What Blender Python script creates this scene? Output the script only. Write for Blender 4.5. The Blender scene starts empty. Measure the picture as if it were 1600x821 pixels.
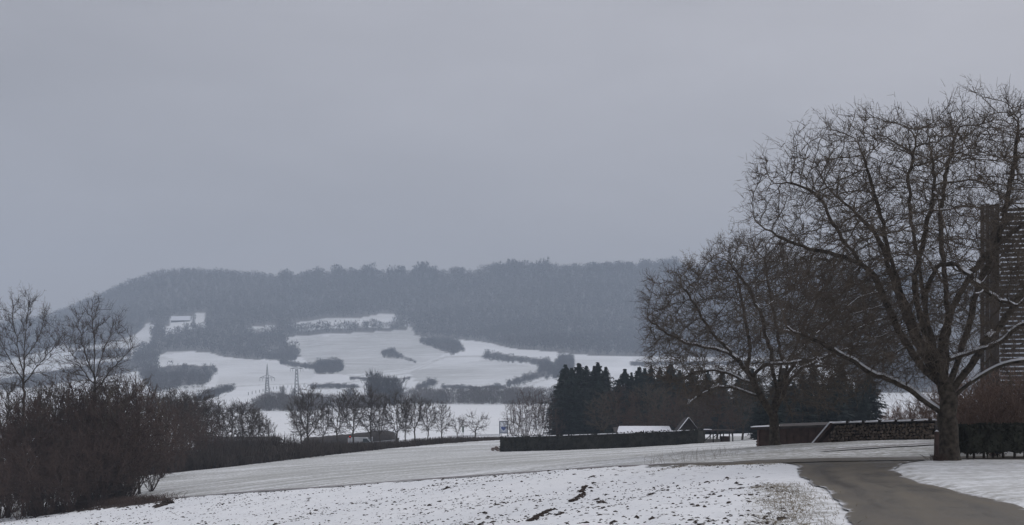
import bpy, math, random
import numpy as np
from mathutils import Vector

# ------------------------------------------------------------------ camera, sky, sun, exposure
scene = bpy.context.scene
C = scene.collection
F, HZ, EYE = 2200.0, 640.0, 1.7          # focal length in photo pixels, horizon row, eye height
cam_d = bpy.data.cameras.new('camera')
cam_d.sensor_width = 36.0
cam_d.lens = 36.0 * F / 1600.0
cam_d.shift_y = (HZ - 410.5) / 1600.0
cam_d.clip_start, cam_d.clip_end = 0.1, 9000.0
cam = bpy.data.objects.new('camera', cam_d)
C.objects.link(cam)
cam.location = (0, 0, EYE)
cam.rotation_euler = (math.radians(90), 0, 0)
scene.camera = cam

SUN_EL, SUN_AZ = math.radians(38), math.radians(40)      # azimuth from +Y towards +X
world = bpy.data.worlds.new('World')
scene.world = world
world.use_nodes = True
wn, wl = world.node_tree.nodes, world.node_tree.links
wn.clear()
w_out = wn.new('ShaderNodeOutputWorld')
w_bg = wn.new('ShaderNodeBackground')
w_bg.inputs['Strength'].default_value = 0.1
w_sky = wn.new('ShaderNodeTexSky')
w_sky.sky_type = 'NISHITA'
w_sky.sun_disc = False
w_sky.sun_elevation = SUN_EL
w_sky.sun_rotation = SUN_AZ
w_sky.dust_density = 4.0
w_tc = wn.new('ShaderNodeTexCoord')
w_sep = wn.new('ShaderNodeSeparateXYZ')
wl.new(w_tc.outputs['Generated'], w_sep.inputs[0])
w_clip = wn.new('ShaderNodeMath'); w_clip.operation = 'MAXIMUM'; w_clip.inputs[1].default_value = 0.0
wl.new(w_sep.outputs['Z'], w_clip.inputs[0])
w_pow = wn.new('ShaderNodeMath'); w_pow.operation = 'POWER'; w_pow.inputs[1].default_value = 1.5
wl.new(w_clip.outputs[0], w_pow.inputs[0])
w_grad = wn.new('ShaderNodeMath'); w_grad.operation = 'MULTIPLY_ADD'      # overcast: zenith brighter than horizon
w_grad.inputs[1].default_value = 5.6
w_grad.inputs[2].default_value = 3.45
wl.new(w_pow.outputs[0], w_grad.inputs[0])
w_map = wn.new('ShaderNodeMapping'); w_map.inputs['Scale'].default_value = (1.0, 1.0, 3.2)
wl.new(w_tc.outputs['Generated'], w_map.inputs[0])
w_noi = wn.new('ShaderNodeTexNoise')
w_noi.inputs['Scale'].default_value = 2.3; w_noi.inputs['Detail'].default_value = 5.0; w_noi.inputs['Roughness'].default_value = 0.55
wl.new(w_map.outputs[0], w_noi.inputs['Vector'])
w_nm = wn.new('ShaderNodeMapRange')
w_nm.inputs['From Min'].default_value = 0.3; w_nm.inputs['From Max'].default_value = 0.7
w_nm.inputs['To Min'].default_value = 0.86; w_nm.inputs['To Max'].default_value = 1.12
wl.new(w_noi.outputs['Fac'], w_nm.inputs['Value'])
w_mul = wn.new('ShaderNodeMath'); w_mul.operation = 'MULTIPLY'
wl.new(w_grad.outputs[0], w_mul.inputs[0]); wl.new(w_nm.outputs[0], w_mul.inputs[1])
w_tint = wn.new('ShaderNodeVectorMath'); w_tint.operation = 'SCALE'
w_tint.inputs[0].default_value = (0.972, 0.966, 1.044)
w_side = wn.new('ShaderNodeMath'); w_side.operation = 'MULTIPLY_ADD'      # cloud thinner towards the sun's side
w_side.inputs[1].default_value = 0.26; w_side.inputs[2].default_value = 1.0
wl.new(w_sep.outputs['X'], w_side.inputs[0])
w_mul2 = wn.new('ShaderNodeMath'); w_mul2.operation = 'MULTIPLY'
wl.new(w_mul.outputs[0], w_mul2.inputs[0]); wl.new(w_side.outputs[0], w_mul2.inputs[1])
wl.new(w_mul2.outputs[0], w_tint.inputs['Scale'])
w_mix = wn.new('ShaderNodeMix'); w_mix.data_type = 'RGBA'; w_mix.inputs['Factor'].default_value = 0.94
wl.new(w_sky.outputs[0], w_mix.inputs['A']); wl.new(w_tint.outputs[0], w_mix.inputs['B'])
wl.new(w_mix.outputs['Result'], w_bg.inputs['Color'])
wl.new(w_bg.outputs[0], w_out.inputs[0])

sun_d = bpy.data.lights.new('sun', 'SUN')
sun_d.energy = 0.55
sun_d.angle = math.radians(40)
sun_d.color = (1.0, 0.97, 0.93)
sun = bpy.data.objects.new('sun', sun_d)
C.objects.link(sun)
sd = Vector((math.sin(SUN_AZ) * math.cos(SUN_EL), math.cos(SUN_AZ) * math.cos(SUN_EL), math.sin(SUN_EL)))
sun.rotation_euler = (-sd).to_track_quat('-Z', 'Y').to_euler()

vs = scene.view_settings
vs.view_transform = 'Standard'; vs.look = 'None'; vs.exposure = 0.0; vs.gamma = 1.0
vs.use_curve_mapping = False
scene.cycles.use_denoising = True
scene.cycles.max_bounces = 5
scene.cycles.diffuse_bounces = 2
scene.cycles.glossy_bounces = 2
scene.cycles.volume_bounces = 1

HAZE_DENSITY = 3.3e-4
HAZE_COLOR = (0.70, 0.812, 0.965)

# ------------------------------------------------------------------ helpers
rng = np.random.default_rng(7)
random.seed(7)

def P(px, py, d):
    return np.array([(px - 800.0) / F * d, d, EYE + (HZ - py) / F * d])

def link(name, me, mat=None, parent=None, loc=None):
    o = bpy.data.objects.new(name, me)
    C.objects.link(o)
    if mat is not None and me is not None:
        me.materials.append(mat)
    if parent is not None:
        o.parent = parent
    if loc is not None:
        o.location = loc
    return o

def mesh_np(name, V, faces, smooth=False):
    """V (n,3); faces: array (m,3)/(m,4) or list of index lists"""
    me = bpy.data.meshes.new(name)
    V = np.asarray(V, dtype=np.float64)
    if isinstance(faces, np.ndarray):
        m, k = faces.shape
        me.vertices.add(len(V)); me.vertices.foreach_set('co', V.astype(np.float32).ravel())
        me.loops.add(m * k); me.loops.foreach_set('vertex_index', faces.astype(np.int32).ravel())
        me.polygons.add(m)
        me.polygons.foreach_set('loop_start', np.arange(0, m * k, k, dtype=np.int32))
        me.polygons.foreach_set('loop_total', np.full(m, k, dtype=np.int32))
        me.update(calc_edges=True)
    else:
        me.from_pydata([tuple(v) for v in V], [], faces)
        me.update()
    if smooth:
        me.polygons.foreach_set('use_smooth', np.ones(len(me.polygons), dtype=bool))
    return me

class MB:
    """collects simple solids, world or local coordinates"""
    def __init__(s):
        s.v, s.f = [], []
    def add(s, V, Fc):
        b = len(s.v)
        s.v += [tuple(float(c) for c in p) for p in V]
        s.f += [[b + i for i in f] for f in Fc]
    def box(s, x0, x1, y0, y1, z0, z1):
        s.add([(x0,y0,z0),(x1,y0,z0),(x1,y1,z0),(x0,y1,z0),(x0,y0,z1),(x1,y0,z1),(x1,y1,z1),(x0,y1,z1)],
              [[0,3,2,1],[4,5,6,7],[0,1,5,4],[1,2,6,5],[2,3,7,6],[3,0,4,7]])
    def bar(s, a, b, r, k=4, r2=None):
        a = np.array(a, float); b = np.array(b, float)
        r2 = r if r2 is None else r2
        d = b - a; L = np.linalg.norm(d); d = d / max(L, 1e-9)
        h = np.array([0, 0, 1.0]) if abs(d[2]) < 0.9 else np.array([1.0, 0, 0])
        u = np.cross(d, h); u /= np.linalg.norm(u); w = np.cross(d, u)
        V = []
        for p, rr in ((a, r), (b, r2)):
            for i in range(k):
                t = 2 * math.pi * (i + 0.5) / k
                V.append(p + rr * (math.cos(t) * u + math.sin(t) * w))
        Fc = [[i, (i + 1) % k, k + (i + 1) % k, k + i] for i in range(k)]
        Fc += [list(range(k))[::-1], list(range(k, 2 * k))]
        s.add(V, Fc)
    def prism(s, poly, axis, a, b):
        """extrude polygon (pairs) along axis 'x','y','z' from a to b"""
        n = len(poly); V = []
        for t in (a, b):
            for p, q in poly:
                V.append({'x': (t, p, q), 'y': (p, t, q), 'z': (p, q, t)}[axis])
        Fc = [[i, (i + 1) % n, n + (i + 1) % n, n + i] for i in range(n)]
        Fc += [list(range(n))[::-1], list(range(n, 2 * n))]
        s.add(V, Fc)
    def mesh(s, name, smooth=False):
        return mesh_np(name, s.v, s.f, smooth)
    def build(s, name, mat, parent=None, smooth=False, loc=None):
        return link(name, s.mesh(name, smooth), mat, parent, loc)

def tag(o, label=None, cat=None, group=None, kind=None):
    if label: o['label'] = label
    if cat: o['category'] = cat
    if group: o['group'] = group
    if kind: o['kind'] = kind
    return o

def thing(name, label, cat, loc=(0, 0, 0), group=None, rz=0.0, scale=1.0):
    o = bpy.data.objects.new(name, None)
    C.objects.link(o)
    o.empty_display_size = 0.2
    o.location = [float(c) for c in loc]
    o.rotation_euler = (0, 0, rz)
    o.scale = (scale,) * 3 if np.isscalar(scale) else scale
    return tag(o, label, cat, group)

def spawn(proto, name, label, cat, loc, group=None, rz=0.0, scale=1.0):
    """proto: list of (part name, mesh). A new thing whose parts share mesh data"""
    t = thing(name, label, cat, loc, group, rz, scale)
    for pn, me in proto:
        q = link(pn, me, None, t)
        if pn == 'snow_cover': q['kind'] = 'stuff'
    return t

# value noise -------------------------------------------------------
_perm = np.random.default_rng(3).random((256, 256))
def vnoise(x, y):
    xi = np.floor(x).astype(int); yi = np.floor(y).astype(int)
    fx = x - xi; fy = y - yi
    fx = fx * fx * (3 - 2 * fx); fy = fy * fy * (3 - 2 * fy)
    a = _perm[xi & 255, yi & 255]; b = _perm[(xi + 1) & 255, yi & 255]
    c = _perm[xi & 255, (yi + 1) & 255]; d = _perm[(xi + 1) & 255, (yi + 1) & 255]
    return (a * (1 - fx) + b * fx) * (1 - fy) + (c * (1 - fx) + d * fx) * fy - 0.5
def fbm(x, y, o=3):
    s = 0.0; a = 1.0
    for i in range(o):
        s = s + a * vnoise(x * 2 ** i + 17.3 * i, y * 2 ** i + 5.1 * i); a *= 0.5
    return s
def sstep(a, b, x):
    t = np.clip((x - a) / (b - a), 0, 1)
    return t * t * (3 - 2 * t)

# ------------------------------------------------------------------ materials
def mat_base(name):
    m = bpy.data.materials.new(name)
    m.use_nodes = True
    nt = m.node_tree
    return m, nt, nt.nodes['Principled BSDF']

def simple(name, col, rough=0.85, var=0.25, scale=4.0, bump=0.0, metal=0.0, spec=0.25, obj_coords=True):
    m, nt, b = mat_base(name)
    n, l = nt.nodes, nt.links
    b.inputs['Roughness'].default_value = rough
    b.inputs['Metallic'].default_value = metal
    b.inputs['Specular IOR Level'].default_value = spec
    tc = n.new('ShaderNodeTexCoord')
    no = n.new('ShaderNodeTexNoise'); no.inputs['Scale'].default_value = scale; no.inputs['Detail'].default_value = 6
    l.new(tc.outputs['Object'], no.inputs['Vector'])
    mr = n.new('ShaderNodeMapRange')
    mr.inputs['From Min'].default_value = 0.3; mr.inputs['From Max'].default_value = 0.7
    mr.inputs['To Min'].default_value = 1 - var; mr.inputs['To Max'].default_value = 1 + var
    l.new(no.outputs['Fac'], mr.inputs['Value'])
    sc = n.new('ShaderNodeVectorMath'); sc.operation = 'SCALE'
    sc.inputs[0].default_value = col[:3]
    l.new(mr.outputs[0], sc.inputs['Scale'])
    l.new(sc.outputs[0], b.inputs['Base Color'])
    if bump:
        bp = n.new('ShaderNodeBump'); bp.inputs['Strength'].default_value = bump; bp.inputs['Distance'].default_value = 0.03
        l.new(no.outputs['Fac'], bp.inputs['Height']); l.new(bp.outputs[0], b.inputs['Normal'])
    return m

M = {
    'bark': simple('bark', (0.064, 0.053, 0.041), 0.95, 0.65, 7.0, 0.9),
    'twig': simple('twig', (0.108, 0.088, 0.069), 0.95, 0.35, 1.5),
    'twig_brush': simple('twig_brush', (0.150, 0.102, 0.080), 0.95, 0.45, 0.7),
    'twig_red': simple('twig_red', (0.090, 0.062, 0.050), 0.95, 0.4, 0.8),
    'twig_grey': simple('twig_grey', (0.074, 0.060, 0.051), 0.95, 0.35, 0.8),
    'far_wood': simple('far_wood', (0.050, 0.046, 0.042), 0.95, 0.35, 0.01),
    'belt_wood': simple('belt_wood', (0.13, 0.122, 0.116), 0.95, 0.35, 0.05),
    'spruce': simple('spruce', (0.020, 0.030, 0.026), 0.9, 0.45, 0.7),
    'hedge': simple('hedge', (0.034, 0.034, 0.028), 0.95, 0.5, 1.6),
    'thuja': simple('thuja', (0.042, 0.044, 0.033), 0.95, 0.5, 1.6),
    'snow': simple('snow', (0.80, 0.82, 0.86), 0.75, 0.05, 3.0, 0.25),
    'soil': simple('soil', (0.050, 0.037, 0.030), 0.95, 0.45, 9.0, 0.4),
    'straw': simple('straw', (0.19, 0.15, 0.13), 0.95, 0.4, 5.0, 0.4),
    'brown_wood': simple('brown_wood', (0.070, 0.046, 0.039), 0.85, 0.35, 3.0, 0.3),
    'dark_wood': simple('dark_wood', (0.042, 0.036, 0.032), 0.85, 0.4, 3.0, 0.3),
    'roof_dark': simple('roof_dark', (0.050, 0.042, 0.040), 0.85, 0.35, 3.0, 0.3),
    'barn_board': simple('barn_board', (0.082, 0.070, 0.062), 0.9, 0.4, 2.0, 0.3),
    'brick': simple('brick', (0.13, 0.085, 0.075), 0.9, 0.3, 4.0, 0.3),
    'log_end': simple('log_end', (0.125, 0.098, 0.076), 0.9, 0.9, 8.0),
    'steel': simple('steel', (0.22, 0.23, 0.24), 0.5, 0.15, 2.0, 0.0, 0.4),
    'galv': simple('galv', (0.42, 0.43, 0.45), 0.5, 0.15, 2.0, 0.0, 0.3),
    'van_white': simple('van_white', (0.40, 0.41, 0.43), 0.4, 0.05, 2.0, 0.0, 0.0, 0.5),
    'glass': simple('glass', (0.05, 0.065, 0.07), 0.08, 0.1, 2.0, 0.0, 0.0, 0.6),
    'tyre': simple('tyre', (0.02, 0.02, 0.02), 0.9, 0.1),
    'lamp_red_off': simple('lamp_red_off', (0.4, 0.03, 0.02), 0.3, 0.1),
    'sign_grey': simple('sign_grey', (0.36, 0.39, 0.44), 0.6, 0.05, 1.0),
    'sign_white': simple('sign_white', (0.72, 0.74, 0.78), 0.6, 0.05, 1.0),
    'sign_blue': simple('sign_blue', (0.03, 0.06, 0.20), 0.6, 0.05, 1.0),
    'sign_frame': simple('sign_frame', (0.10, 0.12, 0.15), 0.6, 0.05, 1.0),
    'green_box': simple('green_box', (0.05, 0.09, 0.07), 0.6, 0.15, 2.0),
    'wall_pale': simple('wall_pale', (0.42, 0.40, 0.37), 0.9, 0.1, 1.0),
    'dry_grass': simple('dry_grass', (0.24, 0.20, 0.14), 0.95, 0.4, 2.0),
    'weed': simple('weed', (0.20, 0.16, 0.13), 0.95, 0.4, 2.0),
}
_m, _nt, _b = mat_base('lamp_red')
_b.inputs['Base Color'].default_value = (0.6, 0.03, 0.02, 1)
_b.inputs['Emission Color'].default_value = (1.0, 0.10, 0.06, 1)
_b.inputs['Emission Strength'].default_value = 0.5
M['lamp_red'] = _m

def ground_material():
    """snow on fields: attribute 'cover' R = woodland floor, G = meadow grass showing, B = ploughed soil, A = rough verge"""
    m, nt, b = mat_base('snow_ground')
    n, l = nt.nodes, nt.links
    b.inputs['Roughness'].default_value = 0.8
    b.inputs['Specular IOR Level'].default_value = 0.2
    at = n.new('ShaderNodeAttribute'); at.attribute_name = 'cover'
    sep = n.new('ShaderNodeSeparateColor'); l.new(at.outputs['Color'], sep.inputs[0])
    ge = n.new('ShaderNodeNewGeometry')
    def noise(scale, detail=6, vec=None, rough=0.6):
        t = n.new('ShaderNodeTexNoise'); t.inputs['Scale'].default_value = scale
        t.inputs['Detail'].default_value = detail; t.inputs['Roughness'].default_value = rough
        l.new(vec or ge.outputs['Position'], t.inputs['Vector']); return t.outputs['Fac']
    def ramp(v, a, bb):
        r = n.new('ShaderNodeMapRange'); r.interpolation_type = 'SMOOTHSTEP'
        r.inputs['From Min'].default_value = a; r.inputs['From Max'].default_value = bb
        l.new(v, r.inputs['Value']); return r.outputs[0]
    def math_(op, a, bb):
        q = n.new('ShaderNodeMath'); q.operation = op
        for i, v in enumerate((a, bb)):
            if isinstance(v, (int, float)): q.inputs[i].default_value = v
            else: l.new(v, q.inputs[i])
        q.use_clamp = True
        return q.outputs[0]
    def mix(f, a, bb):
        q = n.new('ShaderNodeMix'); q.data_type = 'RGBA'
        l.new(f, q.inputs['Factor'])
        for k, v in (('A', a), ('B', bb)):
            if isinstance(v, tuple): q.inputs[k].default_value = (*v, 1)
            else: l.new(v, q.inputs[k])
        return q.outputs['Result']
    mp = n.new('ShaderNodeMapping'); mp.inputs['Rotation'].default_value = (0, 0, math.radians(-12)); mp.inputs['Scale'].default_value = (0.12, 1.0, 1.0)
    l.new(ge.outputs['Position'], mp.inputs['Vector'])
    big = noise(0.16, 4)
    vbig = noise(0.012, 4)
    streak = noise(1.1, 5, mp.outputs[0])
    fine = noise(4.5, 6, None, 0.7)
    mid = noise(1.7, 6)
    snow = mix(ramp(big, 0.3, 0.7), (0.81, 0.83, 0.845), (0.87, 0.885, 0.895))
    # meadow: fine grass tips through thin snow, in streaks
    mp2 = n.new('ShaderNodeMapping'); mp2.inputs['Rotation'].default_value = (0, 0, math.radians(35)); mp2.inputs['Scale'].default_value = (0.015, 0.22, 0.1)
    l.new(ge.outputs['Position'], mp2.inputs['Vector'])
    rows = noise(1.0, 3, mp2.outputs[0])
    mot = noise(0.018, 5)
    g1 = math_('MULTIPLY', ramp(math_('ADD', math_('ADD', math_('MULTIPLY', fine, 0.42), math_('MULTIPLY', mot, 0.12)), math_('ADD', math_('MULTIPLY', streak, 0.26), math_('MULTIPLY', rows, 0.20))), 0.405, 0.545), sep.outputs[1])
    c1 = mix(math_('MULTIPLY', g1, 0.68), snow, (0.19, 0.19, 0.155))
    # ploughed: soil specks
    g2 = math_('MULTIPLY', ramp(math_('ADD', math_('MULTIPLY', fine, 0.7), math_('MULTIPLY', mid, 0.3)), 0.57, 0.62), sep.outputs[2])
    c2 = mix(math_('MULTIPLY', g2, 0.75), c1, (0.085, 0.062, 0.052))
    # rough verge: dead grass
    g3 = math_('MULTIPLY', ramp(math_('ADD', math_('MULTIPLY', fine, 0.5), math_('MULTIPLY', mid, 0.5)), 0.44, 0.60), at.outputs['Alpha'])
    c3 = mix(math_('MULTIPLY', g3, 0.85), c2, (0.15, 0.13, 0.085))
    # woodland floor: leaf litter under thin snow
    wf = math_('MULTIPLY', sep.outputs[0], ramp(noise(0.05, 6), 0.05, 0.40))
    c4 = mix(math_('MULTIPLY', wf, 0.95), c3, (0.07, 0.064, 0.058))
    # distant slopes: stubble and vines darken the snow a little in broad bands
    l.new(c4, b.inputs['Base Color'])
    bp = n.new('ShaderNodeBump'); bp.inputs['Strength'].default_value = 0.55; bp.inputs['Distance'].default_value = 0.12
    l.new(math_('ADD', math_('MULTIPLY', mid, 0.6), math_('MULTIPLY', fine, 0.4)), bp.inputs['Height'])
    l.new(bp.outputs[0], b.inputs['Normal'])
    return m
M['ground'] = ground_material()

def road_material(name, col_a, col_b, edge_snow):
    """asphalt; uv.x runs across (0..1), uv.y along in metres"""
    m, nt, b = mat_base(name)
    n, l = nt.nodes, nt.links
    b.inputs['Roughness'].default_value = 0.7
    b.inputs['Specular IOR Level'].default_value = 0.3
    uv = n.new('ShaderNodeUVMap'); uv.uv_map = 'UVMap'
    sx = n.new('ShaderNodeSeparateXYZ'); l.new(uv.outputs[0], sx.inputs[0])
    ge = n.new('ShaderNodeNewGeometry')
    n1 = n.new('ShaderNodeTexNoise'); n1.inputs['Scale'].default_value = 0.7; n1.inputs['Detail'].default_value = 6
    n2 = n.new('ShaderNodeTexNoise'); n2.inputs['Scale'].default_value = 9.0; n2.inputs['Detail'].default_value = 6; n2.inputs['Roughness'].default_value = 0.7
    mp = n.new('ShaderNodeMapping'); mp.inputs['Scale'].default_value = (6.0, 0.25, 1)
    l.new(uv.outputs[0], mp.inputs['Vector'])
    n3 = n.new('ShaderNodeTexNoise'); n3.inputs['Scale'].default_value = 1.0; n3.inputs['Detail'].default_value = 4
    l.new(ge.outputs['Position'], n1.inputs['Vector']); l.new(ge.outputs['Position'], n2.inputs['Vector']); l.new(mp.outputs[0], n3.inputs['Vector'])
    def mm(op, a, bb):
        q = n.new('ShaderNodeMath'); q.operation = op
        for i, v in enumerate((a, bb)):
            if isinstance(v, (int, float)): q.inputs[i].default_value = v
            else: l.new(v, q.inputs[i])
        return q.outputs[0]
    s = mm('ADD', mm('MULTIPLY', n1.outputs['Fac'], 0.3), mm('ADD', mm('MULTIPLY', n2.outputs['Fac'], 0.2), mm('MULTIPLY', n3.outputs['Fac'], 0.5)))
    wv = n.new('ShaderNodeMath'); wv.operation = 'COSINE'       # two worn wheel lanes
    l.new(mm('MULTIPLY', mm('SUBTRACT', sx.outputs[0], 0.5), 12.566), wv.inputs[0])
    s = mm('ADD', s, mm('MULTIPLY', wv.outputs[0], 0.045))
    r = n.new('ShaderNodeMapRange'); r.inputs['From Min'].default_value = 0.38; r.inputs['From Max'].default_value = 0.62
    l.new(s, r.inputs['Value'])
    rg_ = n.new('ShaderNodeMapRange'); rg_.inputs['To Min'].default_value = 0.42; rg_.inputs['To Max'].default_value = 0.85
    l.new(r.outputs[0], rg_.inputs['Value']); l.new(rg_.outputs[0], b.inputs['Roughness'])
    mx = n.new('ShaderNodeMix'); mx.data_type = 'RGBA'
    mx.inputs['A'].default_value = (*col_a, 1); mx.inputs['B'].default_value = (*col_b, 1)
    l.new(r.outputs[0], mx.inputs['Factor'])
    e = mm('MULTIPLY', mm('ABSOLUTE', mm('SUBTRACT', sx.outputs[0], 0.5), 0.0), 2.0)
    e2 = mm('ADD', e, mm('MULTIPLY', mm('SUBTRACT', n1.outputs['Fac'], 0.5), 0.5))
    e3 = mm('ADD', e2, mm('MULTIPLY', mm('SUBTRACT', n2.outputs['Fac'], 0.5), 0.35))
    rr = n.new('ShaderNodeMapRange'); rr.inputs['From Min'].default_value = edge_snow; rr.inputs['From Max'].default_value = edge_snow + 0.12
    l.new(e3, rr.inputs['Value'])
    mx2 = n.new('ShaderNodeMix'); mx2.data_type = 'RGBA'
    mx2.inputs['B'].default_value = (0.72, 0.74, 0.78, 1)
    l.new(mx.outputs['Result'], mx2.inputs['A']); l.new(rr.outputs[0], mx2.inputs['Factor'])
    l.new(mx2.outputs['Result'], b.inputs['Base Color'])
    bp = n.new('ShaderNodeBump'); bp.inputs['Strength'].default_value = 0.3; bp.inputs['Distance'].default_value = 0.02
    l.new(n2.outputs['Fac'], bp.inputs['Height']); l.new(bp.outputs[0], b.inputs['Normal'])
    return m
M['asphalt'] = road_material('asphalt', (0.056, 0.048, 0.038), (0.146, 0.128, 0.100), 0.95)
M['track'] = road_material('track', (0.11, 0.095, 0.09), (0.22, 0.20, 0.195), 0.80)

# ------------------------------------------------------------------ terrain
CTRL = [ # photo column, row, distance
    (1335,821,20.7),(1600,803,22.9),(1450,812,21.5),(1260,750,35),(1400,750,34),(1250,725,44),(1485,722,45.5),(1600,724,46.5),(1700,724,46),
    (1380,716,49),(1455,712,51),(1200,697,66),(1300,697,60),(1440,690,60),(1330,706,55),
    (1100,722,46),(900,735,56),(640,752,68),(400,768,80),(200,785,90),(100,800,94),(0,812,97),
    (800,821,34),(400,821,52),(110,821,70),(1200,780,27),(1000,780,36),(600,790,50),(250,800,76),(1100,750,35),
    (790,706,140),(1095,695,125),(1000,710,90),(1180,702,80),(700,692,172),(440,718,150),(200,745,125),(440,738,112),(640,720,115),(800,712,108),(300,757,104),
    (400,712,190),(560,706,205),(740,690,195),(180,730,160),(900,688,170),(1100,686,165),(60,770,130),
    (1183,700,78),(1440,684,74),(1600,690,62),(1300,688,95),(1400,680,110),(1200,686,120),
]
_cp = [P(*c) for c in CTRL]
_cp += [np.array(c, float) for c in [(0,0,0),(-3,10,-0.45),(5,8,0),(0,-40,0.3),(-25,-30,-1.2),(25,-30,0.4),(40,0,0.2),(45,45,0.5),(-35,10,-3.0),
        (-55,60,-5.8),(-70,120,-5.6),(50,100,0.5),(70,170,0.2),(-90,200,-4.6),(-20,235,-4.3),(60,235,-2.2),(-120,240,-4.0),(110,240,-1.5),(8,0,0.05),(90,60,1.0),(-90,40,-7)]]
_cp = np.array(_cp)
_S = 50.0
def _tps(r2):
    return np.where(r2 > 1e-12, 0.5 * r2 * np.log(np.maximum(r2, 1e-12)), 0)
def _fit():
    q = _cp[:, :2] / _S
    K = _tps(((q[:, None] - q[None]) ** 2).sum(-1)) + 0.012 * np.eye(len(q))
    Pm = np.c_[np.ones(len(q)), q]
    A = np.block([[K, Pm], [Pm.T, np.zeros((3, 3))]])
    return q, np.linalg.solve(A, np.r_[_cp[:, 2], np.zeros(3)])
_q, _w = _fit()
def near_h(X, Y):
    x = np.clip(np.ravel(X), -130, 130) / _S; y = np.clip(np.ravel(Y), -60, 320) / _S
    out = np.empty(len(x))
    for i in range(0, len(x), 40000):
        r2 = (x[i:i+40000, None] - _q[None, :, 0]) ** 2 + (y[i:i+40000, None] - _q[None, :, 1]) ** 2
        out[i:i+40000] = _tps(r2) @ _w[:len(_q)] + _w[-3] + _w[-2] * x[i:i+40000] + _w[-1] * y[i:i+40000]
    return out.reshape(np.shape(X))
RX = np.array([-900,-300,0,80,150,200,250,300,400,440,480,510,600,700,800,1040,1300,1600,2200])
RY = np.array([ 585, 540,512,496,467,444,430,426,432,436,438,430,430,428,423, 420, 424, 430, 470])   # ridge ground rows
def far_h(X, Y):
    px = 800 + F * X / np.maximum(Y, 50)
    yr = np.interp(px, RX, RY)
    ya = np.interp(Y, [200,250,330,450,700], [696,690,676,655,628])
    s = np.interp(Y, [700,850,1000,1300,1700,2000,2300], [0,.045,.11,.27,.52,.74,1.0])
    row = np.where(Y < 700, ya, 628 - (628 - yr) * s)
    z = EYE + (HZ - row) / F * Y
    zr = EYE + (HZ - yr) / F * 2300.0
    z = np.where(Y > 2300, zr - 0.06 * (Y - 2300), z)
    und = sstep(750, 1100, Y) * (1 - sstep(2050, 2300, Y))
    z = z + und * (7.0 * fbm(X / 260.0 + 3.1, Y / 300.0, 2) + 1.5 * vnoise(X / 70.0, Y / 80.0))
    return z
def H(X, Y):
    X = np.asarray(X, float); Y = np.asarray(Y, float)
    t = sstep(215, 300, Y)
    return near_h(X, Y) * (1 - t) + far_h(X, Y) * t
def hs(x, y):
    return float(H(np.array([x]), np.array([y]))[0])
_ds = np.concatenate([np.arange(12, 320, 0.4), np.arange(320, 2600, 3.0)])
def hit(px, py, dmin=12):
    X = (px - 800) / F * _ds
    zray = EYE + (HZ - py) / F * _ds
    below = (H(X, _ds) >= zray) & (_ds >= dmin)
    i = np.argmax(below)
    if not below.any():
        i = len(_ds) - 1
    return np.array([X[i], _ds[i], hs(X[i], _ds[i])])

# roads: centre lines as world points --------------------------------
def poly_eval(pts, step):
    pts = np.asarray(pts, float)
    # Catmull-Rom
    out = []
    Q = np.vstack([2 * pts[0] - pts[1], pts, 2 * pts[-1] - pts[-2]])
    for i in range(1, len(Q) - 2):
        p0, p1, p2, p3 = Q[i-1], Q[i], Q[i+1], Q[i+2]
        nseg = max(2, int(np.linalg.norm((p2 - p1)[:2]) / step))
        for t in np.linspace(0, 1, nseg, endpoint=False):
            out.append(0.5 * ((2*p1) + (-p0+p2)*t + (2*p0-5*p1+4*p2-p3)*t*t + (-p0+3*p1-3*p2+p3)*t**3))
    out.append(pts[-1])
    return np.array(out)
ROAD_L = [(0.6,-25),(0.9,-10),(1.6,0),(3.1,10),(5.03,20.7),(6.45,28.5),(7.35,35.5),(8.3,40.5),(8.7,43.2),(8.4,45.2)]
ROAD_R = [(4.6,-25),(4.9,-10),(5.5,0),(6.9,10),(8.0,20),(8.55,25.5),(8.95,30),(9.55,34.5),(10.6,38.8),(11.8,42.6),(13.2,45.4)]
def wp(px, py, d):
    p = P(px, py, d); return (p[0], p[1])
TRACK_C = [(60,48.5),(36,48.5),(24,48.6),(18.5,48.4),(14.6,47.9),(11.5,46.2),(8.2,45.2),(6.3,45.6), wp(1000,728,50.5), wp(900,735,56), wp(640,752,68), wp(400,768,80), wp(200,785,90), wp(60,803,95), (-50,101), (-75,108)]
TRACK_W = [2.7,2.7,2.6,2.4,2.4,3.0,2.8,1.7,1.25,1.05,0.85,0.75,0.7,0.65,0.6,0.6]
_tc = poly_eval(np.c_[np.array(TRACK_C), TRACK_W], 0.5)
_ll = poly_eval(ROAD_L, 0.4); _rr = poly_eval(ROAD_R, 0.4)
def track_y(X):
    o = np.argsort(_tc[:, 0]); return np.interp(X, _tc[o, 0], _tc[o, 1])
def road_lx(Y): return np.interp(Y, _ll[:, 1], _ll[:, 0])
def road_rx(Y): return np.interp(Y, _rr[:, 1], _rr[:, 0])

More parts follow.
